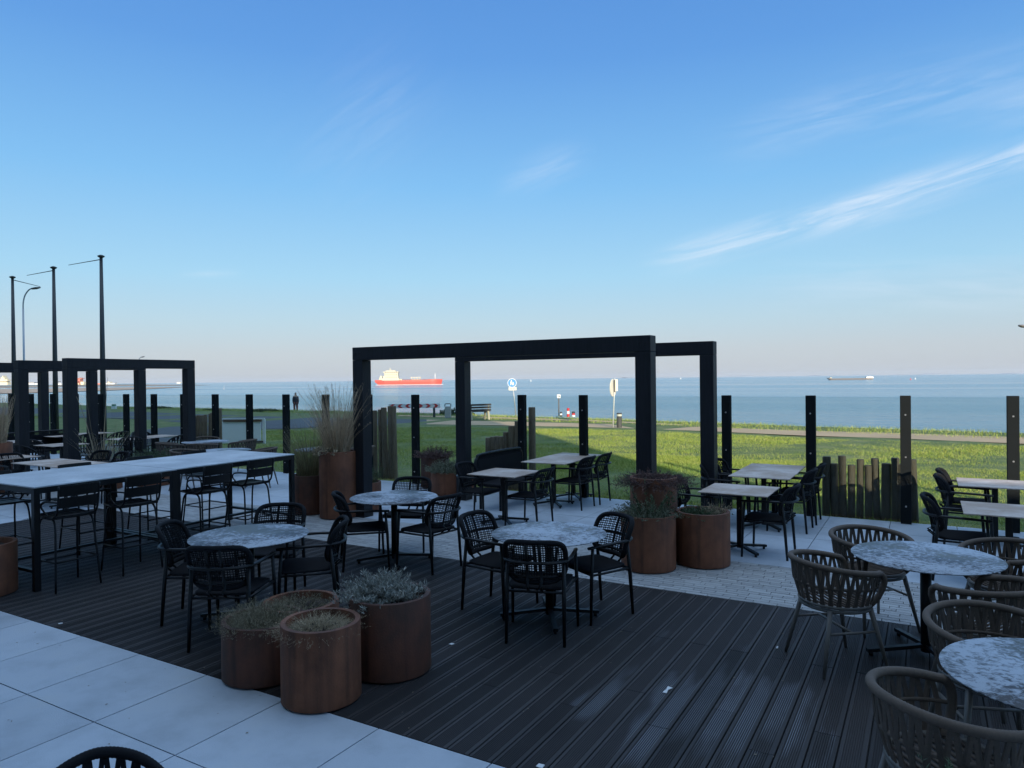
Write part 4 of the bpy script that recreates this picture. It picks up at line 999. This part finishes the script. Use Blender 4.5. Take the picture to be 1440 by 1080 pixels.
# sign seen from behind
p = onground(862, 601.5); r = empty('round_sign', p, R(YAW)); tag(r, 'big pale round sign seen edge on from behind on a white pole', 'road sign')
MB().tube([(0, 0, 0), (.10, 0, 2.12)], .028, 10).build('pole', mat('pale_pole', (.55, .55, .53), .5), r)
mb = MB(); disk(mb, .385, -.012, .012, (0, 0)); o = mb.build('sign_plate', CREAM, r); o.location = (.03, .05, 1.72); o.rotation_euler = (0, 0, R(62))
MB().box((.085, -.02, 1.80), (.055, .05, .52)).build('bracket', mat('dark_bracket', (.05, .05, .05), .6), r)
MB().box((.165, -.01, 1.83), (.12, .02, .50)).build('side_plate', CREAM, r)
# bollard
p = onground(871, 601.5); r = empty('bollard', p); tag(r, 'dark grey bollard with a pale ring, beside the sign seen from behind', 'bollard')
MB().lathe([(.11, 0), (.11, .64), (.001, .64)], 20).build('body', mat('dark_bollard', (.07, .065, .06), .7), r); MB().lathe([(.114, .50), (.114, .58)], 20).build('band', CREAM, r)
# litter bin
p = at(630, 39.8, -.03); r = empty('litter_bin', p, R(YAW)); tag(r, 'pale steel litter bin on the grass near the chevron board', 'litter bin')
MB().box((0, 0, .33), (.34, .3, .66)).build('body', mat('pale_bin_steel', (.42, .41, .38), .5, var=.3, vscale=6), r, bevel=.03)
MB().tube([(-.165, 0, .64), (-.165, 0, .76), (-.12, 0, .80), (.12, 0, .80), (.165, 0, .76), (.165, 0, .64)], .025, 8).build('hood', mat('dark_hood', (.04, .04, .04), .5), r)
# park bench
p = at(672, 37.8, -.03); r = empty('park_bench', p, R(YAW)+R(28)); tag(r, 'dark slatted park bench on pale legs looking out to sea', 'bench')
for i, z in enumerate((.52, .66, .80)): MB().box((0, -.26-.02*i, z), (1.3, .03, .10)).build('back_slat', mat('dark_bench_wood', (.035, .03, .028), .6), r)
for k in range(3): MB().box((0, -.15+.15*k, .44), (1.3, .12, .04)).build('seat_slat', MATS['dark_bench_wood'], r)
for sx in (-.5, .5):
    mb = MB(); mb.beam((sx, -.30, 0), (sx, -.22, .45), .10, .10); mb.beam((sx, .2, 0), (sx, .12, .42), .10, .10); mb.beam((sx, -.21, .40), (sx, -.29, .82), .05, .05); mb.box((sx, -.02, .40), (.08, .5, .05)); mb.build('leg', mat('pale_concrete_leg', (.45, .40, .28), .8), r)
# chevron board
p = at(583, 40.8, -.03); r = empty('chevron_board', p, R(YAW)); tag(r, 'long low board of red and white chevrons pointing left and right, on two posts', 'road barrier')
MB().box((0, 0, .66), (2.95, .04, .25)).build('board', WSIGN, r)
def chev(mb, x, d_, half, m_): 
    s = d_; w_ = .15
    for sg_ in (1, -1): face(mb, [(x, .66), (x+s*w_, .66+sg_*.112), (x+s*(w_+.17), .66+sg_*.112), (x+s*.17, .66)], -.026)
mb = MB()
for x in (-1.42, -.98, -.54, -.10): chev(mb, x, 1, 1, 0)
for x in (.50, .94, 1.38): chev(mb, x, -1, 1, 0)
mb.build('red_chevrons', RED, r)
for x in (-.02, 1.12): MB().box((x, .06, .31), (.13, .06, .62)).build('post', mat('dark_post', (.05, .055, .06), .6), r)
# white panel
p = at(342, 24.6, -.05); r = empty('white_panel', p, R(YAW)-R(3)); tag(r, 'long white panel with a brown top rail standing on the grass behind the screen', 'panel')
MB().box((-.08, 0, .42), (1.42, .05, .74)).build('board', mat('white_board', (.80, .82, .82), .5), r)
MB().box((.0, -.04, .83), (1.36, .05, .08)).build('rail', mat('brown_rail', (.12, .07, .04), .7), r)
MB().box((.0, 0, .895), (1.54, .07, .04)).build('cap', WHITE, r)
MB().box((.745, 0, .45), (.09, .07, .85)).build('post', WHITE, r)
MB().box((.38, -.04, .10), (.7, .04, .07)).build('base_rail', mat('dark_base', (.1, .09, .08), .8), r)
# little sign, hydrant posts
p = at(786, 41.6, -.1); r = empty('small_sign', p, R(YAW)); tag(r, 'small pale square sign on a brown post by the shore', 'sign')
MB().tube([(0, 0, 0), (0, 0, 1.2)], .03, 8).build('post', mat('brown_post', (.16, .12, .09), .7), r); MB().box((0, -.03, 1.17), (.2, .02, .2)).build('sign_plate', WSIGN, r); MB().box((.02, -.042, 1.17), (.08, .004, .09)).build('dark_mark', mat('grey_mark', (.15, .15, .15), .6), r)
def marker(px, dep, h, w_, cols, label, nm):
    p = at(px, dep, -.1); r = empty(nm, p); tag(r, label, 'marker post')
    n = len(cols)
    for i, c in enumerate(cols): MB().lathe([(w_*(1-.12*i/n), h*i/n), (w_*(1-.12*(i+1)/n), h*(i+1)/n), (.001, h*(i+1)/n)], 14).build('red_band' if c is RED else 'white_band' if c is WSIGN else 'dark_band', c, r)
marker(799, 41.0, .50, .085, (RED, WSIGN, RED), 'red and white banded marker post on the shore', 'marker_post')
marker(806.5, 41.0, .30, .10, (WSIGN, RED, mat('dark_band', (.05, .04, .04), .6)), 'short red marker post with a dark top, right of the banded one', 'marker_post')
marker(789, 41.2, .28, .07, (MATS['dark_band'], WSIGN, MATS['dark_band']), 'short dark marker beside the small square sign', 'marker_post')
p = at(160.5, 60, -.1); r = empty('utility_cabinet', p, R(YAW)); tag(r, 'tiny white cabinet with a green top on the far verge at left', 'cabinet')
MB().box((0, 0, .14), (.32, .3, .30)).build('body', WHITE, r, bevel=.01); MB().box((-.02, 0, .37), (.24, .24, .16)).build('top', mat('green_top', (.12, .25, .16), .6), r)
# low bushes on the crest
for i, (px, w_, h) in enumerate([(634, .7, .42), (655, .5, .25), (222, 1.2, .3), (370, 1.4, .3), (300, .8, .22)]):
    lb = ['round green bush on the crest right of the chevron board', 'small green bush on the crest left of the park bench', 'low dark bush on the crest behind the left portal', 'low wide dark bush on the crest above the white panel', 'low dark bush on the crest near the left pile row'][i]
    p = at(px, {634: 44, 655: 44, 222: 59, 370: 51.5, 300: 55}[px], -.15); shrub('crest_bush', p, -.15, w_*.9, h*1.3, 160, leafmat('crest_leaves', (.045, .07, .025)), lb, ll=.09, lw=.04, per=26, spread=.5, sw=.01)

#================================================================== PERSON
def person(px, depth, zf, label):
    r = empty('person', at(px, depth, zf), R(YAW)+R(15)); tag(r, label, 'person')
    def skin(name, pts, edges, rad, m, parent, sub=2, rootv=0):
        me = bpy.data.meshes.new(name); me.from_pydata(pts, edges, []); me.materials.append(m); o = bpy.data.objects.new(name, me); COL.objects.link(o); o.parent = parent
        s = o.modifiers.new('skin', 'SKIN'); o.data.skin_vertices or o.data.attributes
        sv = me.skin_vertices[0].data
        for i, q in enumerate(rad): sv[i].radius = q if hasattr(q, '__len__') else (q, q); sv[i].use_root = (i == rootv)
        o.modifiers.new('sub', 'SUBSURF').levels = sub; o.modifiers['sub'].render_levels = sub
        return o
    pts = [(0, 0, .93), (0, 0, 1.15), (0, .01, 1.38), (0, .01, 1.50), (0, .02, 1.60), (0, .02, 1.72),
           (-.09, 0, .88), (-.11, .10, .50), (-.10, .02, .08), (-.10, .15, .04),
           (.09, 0, .88), (.11, -.04, .50), (.10, -.22, .12), (.10, -.10, .05),
           (-.16, .01, 1.38), (-.20, .0, 1.12), (-.19, .08, .88), (.16, .01, 1.38), (.20, -.05, 1.12), (.20, -.03, .88), (-.19, .10, .80), (.20, .0, .80)]
    ed = [(0, 1), (1, 2), (2, 3), (3, 4), (4, 5), (0, 6), (6, 7), (7, 8), (8, 9), (0, 10), (10, 11), (11, 12), (12, 13), (2, 14), (14, 15), (15, 16), (2, 17), (17, 18), (18, 19), (16, 20), (19, 21)]
    rd = [(.16, .11), (.15, .11), (.14, .10), (.06, .06), (.09, .095), (.075, .085), (.10, .10), (.07, .07), (.05, .05), (.045, .045), (.10, .10), (.07, .07), (.05, .05), (.045, .045), (.07, .07), (.055, .055), (.04, .04), (.07, .07), (.055, .055), (.04, .04), (.035, .035), (.035, .035)]
    skin('body', pts, ed, rd, mat('skin', (.45, .28, .2), .6), r)
    k = [0, 1, 2, 14, 15, 16, 17, 18, 19]; mp_ = {a: i for i, a in enumerate(k)}
    cp = [pts[i] for i in k]+[(0, 0, .80)]; ce = [(0, 1), (1, 2), (2, 3), (3, 4), (4, 5), (2, 6), (6, 7), (7, 8), (0, 9)]
    skin('coat', cp, ce, [(.19, .15), (.18, .14), (.15, .12), .075, .065, .05, .075, .065, .05, (.21, .17)], mat('dark_coat', (.02, .022, .03), .8), r)
    k = [0, 6, 7, 8, 10, 11, 12]; cp = [(0, 0, .9)]+[pts[i] for i in k[1:]]
    skin('trousers', cp, [(0, 1), (1, 2), (2, 3), (0, 4), (4, 5), (5, 6)], [(.15, .12), .11, .085, .065, .11, .085, .065], mat('rust_trousers', (.22, .08, .05), .8), r)
    skin('hair', [(0, -.01, 1.66), (0, -.005, 1.745)], [(0, 1)], [(.10, .105), (.075, .08)], mat('grey_hair', (.35, .33, .3), .8), r)
person(416, 57, -.50, 'person in a dark coat and reddish trousers walking along the shore')

#================================================================== SHIPS
def hull(L, Bm, D, n=40, bowrake=.06, sheer=.0, fc=None):
    """sections from stern (0) to bow (1); local x along the hull, z up from the water"""
    vs = []; fs = []
    for i in range(n+1):
        s = i/n; x = (s-.5)*L
        w_ = Bm/2*min(1, (.72+.28*min(1, s/.12)))*(1 if s < .82 else max(.02, 1-((s-.82)/.18)**2))
        top = D*(1+(fc(s) if fc else 0)); rake = max(0, (s-.9)/.1)*bowrake*L*.5; sr = max(0, (.04-s)/.04)*L*.02
        vs += [(x-sr*-1-rake*.6+sr, -w_*.92, 0), (x-sr, -w_, top*.6), (x-sr, -w_, top), (x-sr, w_, top), (x-sr, w_, top*.6), (x+sr-rake*.6, w_*.92, 0)]
    for i in range(n):
        for j in range(5): fs.append((i*6+j, (i+1)*6+j, (i+1)*6+j+1, i*6+j+1))
    fs += [tuple(range(6)), tuple(n*6+k for k in range(6))]
    return vs, fs
def ship_base(px0, px1, pyw, name, label):
    d = (CAMZ-WZ)*FPX/(pyw-(532.8-.011*((px0+px1)/2-720))); p = at((px0+px1)/2, d, WZ); r = empty(name, p, R(YAW)); tag(r, label, 'ship')
    return r, (px1-px0)*d/FPX, d/FPX
SRED = mat('red_hull_paint', (.52, .075, .055), .5, var=.12, vscale=.1); SCREAM = mat('cream_superstructure', (.52, .50, .39), .5); SDK = mat('dark_ship_detail', (.06, .05, .05), .6)
r, L, u = ship_base(530, 622, 541.2, 'tanker_ship', 'big red tanker with a cream superstructure at the stern')
H_ = 6.5*u
MB().add(*hull(L, L*.15, 1, 40, .05, fc=lambda s: (H_*(1.0 if s > .34 else 1.0)+ (1.2*u if s > .72 else 0)*min(1, (s-.72)/.15 if s > .72 else 0)+(.8*u if s < .08 else 0))-1)).build('hull', SRED, r)
def px_(x): return (x-576)*u
sup = MB(); y0 = L*.055
for (xa, xb, za, zb, w_) in [(537, 562, 6.3, 9.5, .9), (540, 561, 9.4, 13, .85), (541.5, 560.5, 13, 17.5, .8), (540, 561.5, 17.4, 19, 1.0), (543, 557, 19, 20.5, .6), (562, 566, 6.2, 8.5, .7)]:
    sup.box((px_((xa+xb)/2), 0, (za+zb)/2*u), ((xb-xa)*u, L*.13*w_, (zb-za)*u))
so = sup.build('superstructure', SCREAM, r, bevel=.3)
mb = MB()
for z in (11, 14.5, 18.2):
    for k in range(7): mb.box((px_(543.5+2.5*k), -L*.066*(1.0 if z > 18 else .87 if z < 13 else .8)-.1, z*u), (1.2*u, .3, .7*u))
mb.build('window_row', SDK, so)
MB().add([(px_(533), -L*.03, 6*u), (px_(538), -L*.03, 6*u), (px_(538), -L*.03, 13*u), (px_(535.5), -L*.03, 13.5*u), (px_(533), L*.03, 6*u), (px_(538), L*.03, 6*u), (px_(538), L*.03, 13*u), (px_(535.5), L*.03, 13.5*u)], [(0, 1, 2, 3), (4, 5, 6, 7), (0, 1, 5, 4), (1, 2, 6, 5), (2, 3, 7, 6), (3, 0, 4, 7)]).build('funnel', SCREAM, r)
mb = MB(); mb.tube([(px_(549), 0, 20*u), (px_(548.7), 0, 24.5*u)], [.8*u, .3*u], 8); mb.tube([(px_(547.5), 0, 22*u), (px_(551), 0, 21.8*u)], .25*u, 6); mb.build('mast', SCREAM, r)
MB().tube([(px_(612), 0, 7*u), (px_(612), 0, 16*u)], [.55*u, .3*u], 8).build('foremast', WHITE, r)
mb = MB()
mb.box((px_(585), 0, 7.3*u), (12*u, L*.04, 1.4*u)); mb.box((px_(585), 0, 10.6*u), (15*u, L*.03, .7*u))
for x in (579, 583, 587, 591): mb.box((px_(x), 0, 9*u), (.8*u, L*.02, 3*u))
mb.build('cargo_crane', SCREAM, r)
mb = MB()
for x in np.arange(553, 606, 2.6): mb.box((px_(x), -L*.03+rng.uniform(-2, 2), 6.9*u), (1.4*u, 2, rng.uniform(.5, 1.3)*u))
mb.tube([(px_(563), -L*.02, 7.4*u), (px_(612), -L*.02, 7.6*u)], .22*u, 6); mb.build('deck_piping', mat('dull_red_deck', (.25, .06, .05), .6), r)
mb = MB()
for x in (px_(541), px_(548)): mb.box((x, -L*.075, 4.9*u), (1.6*u, .8, .9*u))
mb.box((px_(612), -L*.05, 5.2*u), (1.8*u, 2.5, 1.2*u)); mb.build('dark_fitting', SDK, r)
MB().box((px_(577), -L*.08, .35*u), (94*u, .6, .35*u)).build('bow_wave', mat('white_foam', (.8, .82, .84), .8), r)
# barge
r, L, u = ship_base(1165.5, 1228, 534.0, 'cargo_barge', 'long low grey barge with a white wheelhouse, near the horizon')
MB().add(*hull(L, L*.1, 1, 30, .03, fc=lambda s: 2.1*u-1+(.6*u if s > .93 or s < .06 else 0))).build('hull', mat('dark_grey_hull', (.13, .12, .12), .7), r)
r2 = r; MB().box((L*.41, 0, 3.0*u), (L*.16, L*.07, 2.2*u)).build('wheelhouse', WHITE, r, bevel=.2); MB().box((L*.42, 0, 4.3*u), (L*.05, L*.05, .8*u)).build('bridge', WHITE, r)
MB().box((-L*.46, 0, 3*u), (L*.03, L*.04, 1.4*u)).build('bow_fitting', SCREAM, r); MB().tube([(-L*.44, 0, 2*u), (-L*.44, 0, 5*u)], .2*u, 6).build('mast', SDK, r)
# buoys
def buoy(px, py, col, label, hpx=2.6):
    d = (CAMZ-WZ)*FPX/(py-(532.8-.011*(px-720))); p = at(px, d, WZ); k = d/FPX
    r = empty('buoy', p); tag(r, label, 'buoy', 'buoys on the water')
    MB().lathe([(.9*k, 0), (1.0*k, .5*k), (.3*k, 1.2*k), (.3*k, hpx*k), (.001, hpx*k)], 12).build('body', col, r)
buoy(1280.5, 534.0, mat('pink_red_buoy', (.6, .1, .1), .6), 'small red buoy right of the barge')
buoy(1287, 533.2, WHITE, 'small white buoy right of the red one', 2.2)
buoy(746.5, 536.2, WHITE, 'tiny white buoy right of the round blue sign')
buoy(957, 533, WHITE, 'tiny white buoy between the two portal posts', 2.)
buoy(315, 547.5, STEEL, 'small pale beacon above the white panel', 5)
# harbour on the far left
def far(px0, px1, py0, py1, m, name, label, cat, nbox=None, dep=2400, parts=None):
    u = dep/FPX; pc = (px0+px1)/2; hy = 532.8-.011*(pc-720); base = CAMZ-(py1-hy)*u
    p = at(pc, dep, base); r = empty(name, p, R(YAW)); tag(r, label, cat)
    for nm, xa, xb, ya, yb, mm in parts:
        MB().box((((xa+xb)/2-pc)*u, 0, (py1-(ya+yb)/2)*u), ((xb-xa)*u, 18, (yb-ya)*u)).build(nm, mm, r)
CW = mat('cream_far_paint', (.72, .66, .46), .6)
far(-30, 14, 528, 541.5, CW, 'moored_ferry', 'cream ferry moored at the far left, cut off by the frame', 'ship', parts=[('hull', -30, 13, 537.5, 541.5, CW), ('cabin', -28, 13, 534, 536.3, CW), ('lower_cabin', -28, 11, 536.3, 537.5, mat('far_window_band', (.2, .18, .14), .6)), ('funnel', 4, 9, 531, 534, CW), ('mast', 6.2, 7, 528.5, 531, CW)])
far(36, 52, 537, 540.8, WHITE, 'harbour_shed', 'low white shed seen between the portal posts', 'building', parts=[('wall', 42, 50, 538.2, 540.9, WHITE), ('roof', 41.6, 50.4, 537.6, 538.2, SDK), ('annex', 51, 56, 539.3, 540.9, WHITE)])
far(80, 89, 536, 541.2, WHITE, 'harbour_house', 'white harbour building right of the first left flagpole base', 'building', parts=[('wall', 81, 83.6, 536.8, 541.2, WHITE), ('wall', 84, 88.5, 539.4, 541.2, WHITE), ('roof', 81, 83.8, 536.2, 536.8, SDK)])
far(108, 121, 530, 541, CW, 'harbour_crane', 'pinkish harbour crane over cream buildings at the far left', 'crane', parts=[('tower', 111.4, 112.2, 532, 541, mat('far_red', (.55, .2, .15), .6)), ('tower', 114, 114.8, 531, 541, MATS['far_red']), ('jib', 109.5, 117.5, 531.6, 532.4, MATS['far_red']), ('cab', 112, 114, 533.5, 535.5, MATS['far_red']), ('base_building', 109.4, 113, 538.6, 541, CW), ('base_building', 115.5, 120, 536.8, 541, CW)])
far(136, 164, 536, 540.6, WHITE, 'harbour_terminal', 'long low white terminal with red containers on the far shore', 'building', parts=[('wall', 148, 163, 538.8, 540.4, WHITE), ('tower', 153.2, 156, 536.8, 538.8, CW), ('red_container', 137.5, 144, 538.8, 540.6, MATS['far_red']), ('roof', 147.8, 163.2, 538.4, 538.8, mat('far_grey', (.3, .3, .32), .7))])
far(248, 256, 536, 539.2, WHITE, 'moored_boat', 'tiny white boat at the tip of the sandbank', 'boat', parts=[('hull', 250, 255.5, 538.0, 539.2, WHITE), ('cabin', 251.5, 254, 537.2, 538.0, CW)])

#================================================================== LITTLE THINGS ON THE DECK
paper = mat('white_paper', (.6, .62, .64), .7)
def scrap(px, py, pts, label, z=.004, m=paper):
    p = G(px, py, .001); o = MB().add([(x, y, z+.002*((i*7) % 3)) for i, (x, y) in enumerate(pts)]+[(x, y, z-.002) for x, y in pts], [tuple(range(len(pts))), tuple(range(len(pts), 2*len(pts)))]+[(i, (i+1) % len(pts), len(pts)+(i+1) % len(pts), len(pts)+i) for i in range(len(pts))]).build('paper_scrap', m, None, p); tag(o, label, 'litter')
scrap(938.5, 971, [(-.018, -.05), (.012, -.052), (.005, 0), (.022, .05), (-.014, .055), (-.008, .0)], 'white scrap of paper lying on the dark deck boards')
scrap(85, 877, [(-.02, -.01), (.01, -.02), (.03, .0), (.0, .02)], 'small white petal on the deck near the left tiles')
scrap(635, 906, [(-.02, -.012), (.015, -.02), (.02, .01), (-.01, .015)], 'small pale flake beside the rightmost front planter')
scrap(1093, 911, [(-.006, -.02), (.008, -.018), (.004, .02), (-.008, .018)], 'tiny white feather near the free standing tub chair')
scrap(760, 1078, [(-.02, -.015), (.02, -.018), (.018, .016), (-.02, .018)], 'square white scrap at the bottom edge of the deck')
leaf_m = mat('dead_leaf', (.2, .17, .13), .8)
rs = random.Random(3); V = []; F = []
for i in range(420):
    x = rs.uniform(-9, 1.5); y = rs.uniform(1.2, 11); a = rs.uniform(0, 6.3); l = rs.uniform(.004, .014); w_ = rs.uniform(.002, .006); n = len(V)
    c, s_ = math.cos(a), math.sin(a)
    V += [(x-c*l, y-s_*l, .003), (x-s_*w_, y+c*w_, .005), (x+c*l, y+s_*l, .003), (x+s_*w_, y-c*w_, .004)]; F.append((n, n+1, n+2, n+3))
me = bpy.data.meshes.new('leaf_litter'); me.from_pydata(V, [], F); me.materials.append(leaf_m); o = bpy.data.objects.new('leaf_litter', me); COL.objects.link(o); tag(o, 'tiny bits of leaf and grit scattered over the deck', 'leaf litter', kind='stuff')

#================================================================== AIR
hm = bpy.data.materials.new('thin_sea_haze'); hm.use_nodes = True; t = hm.node_tree; t.nodes.clear()
pv = N(t, 'ShaderNodeVolumePrincipled'); pv.inputs['Color'].default_value = (.86, .92, 1, 1); pv.inputs['Density'].default_value = HAZE; pv.inputs['Anisotropy'].default_value = .1
ou = N(t, 'ShaderNodeOutputMaterial'); t.links.new(pv.outputs[0], ou.inputs['Volume'])
tag(MB().box((0, 0, 42), (42000, 42000, 102)).build('haze', hm), kind='stuff')
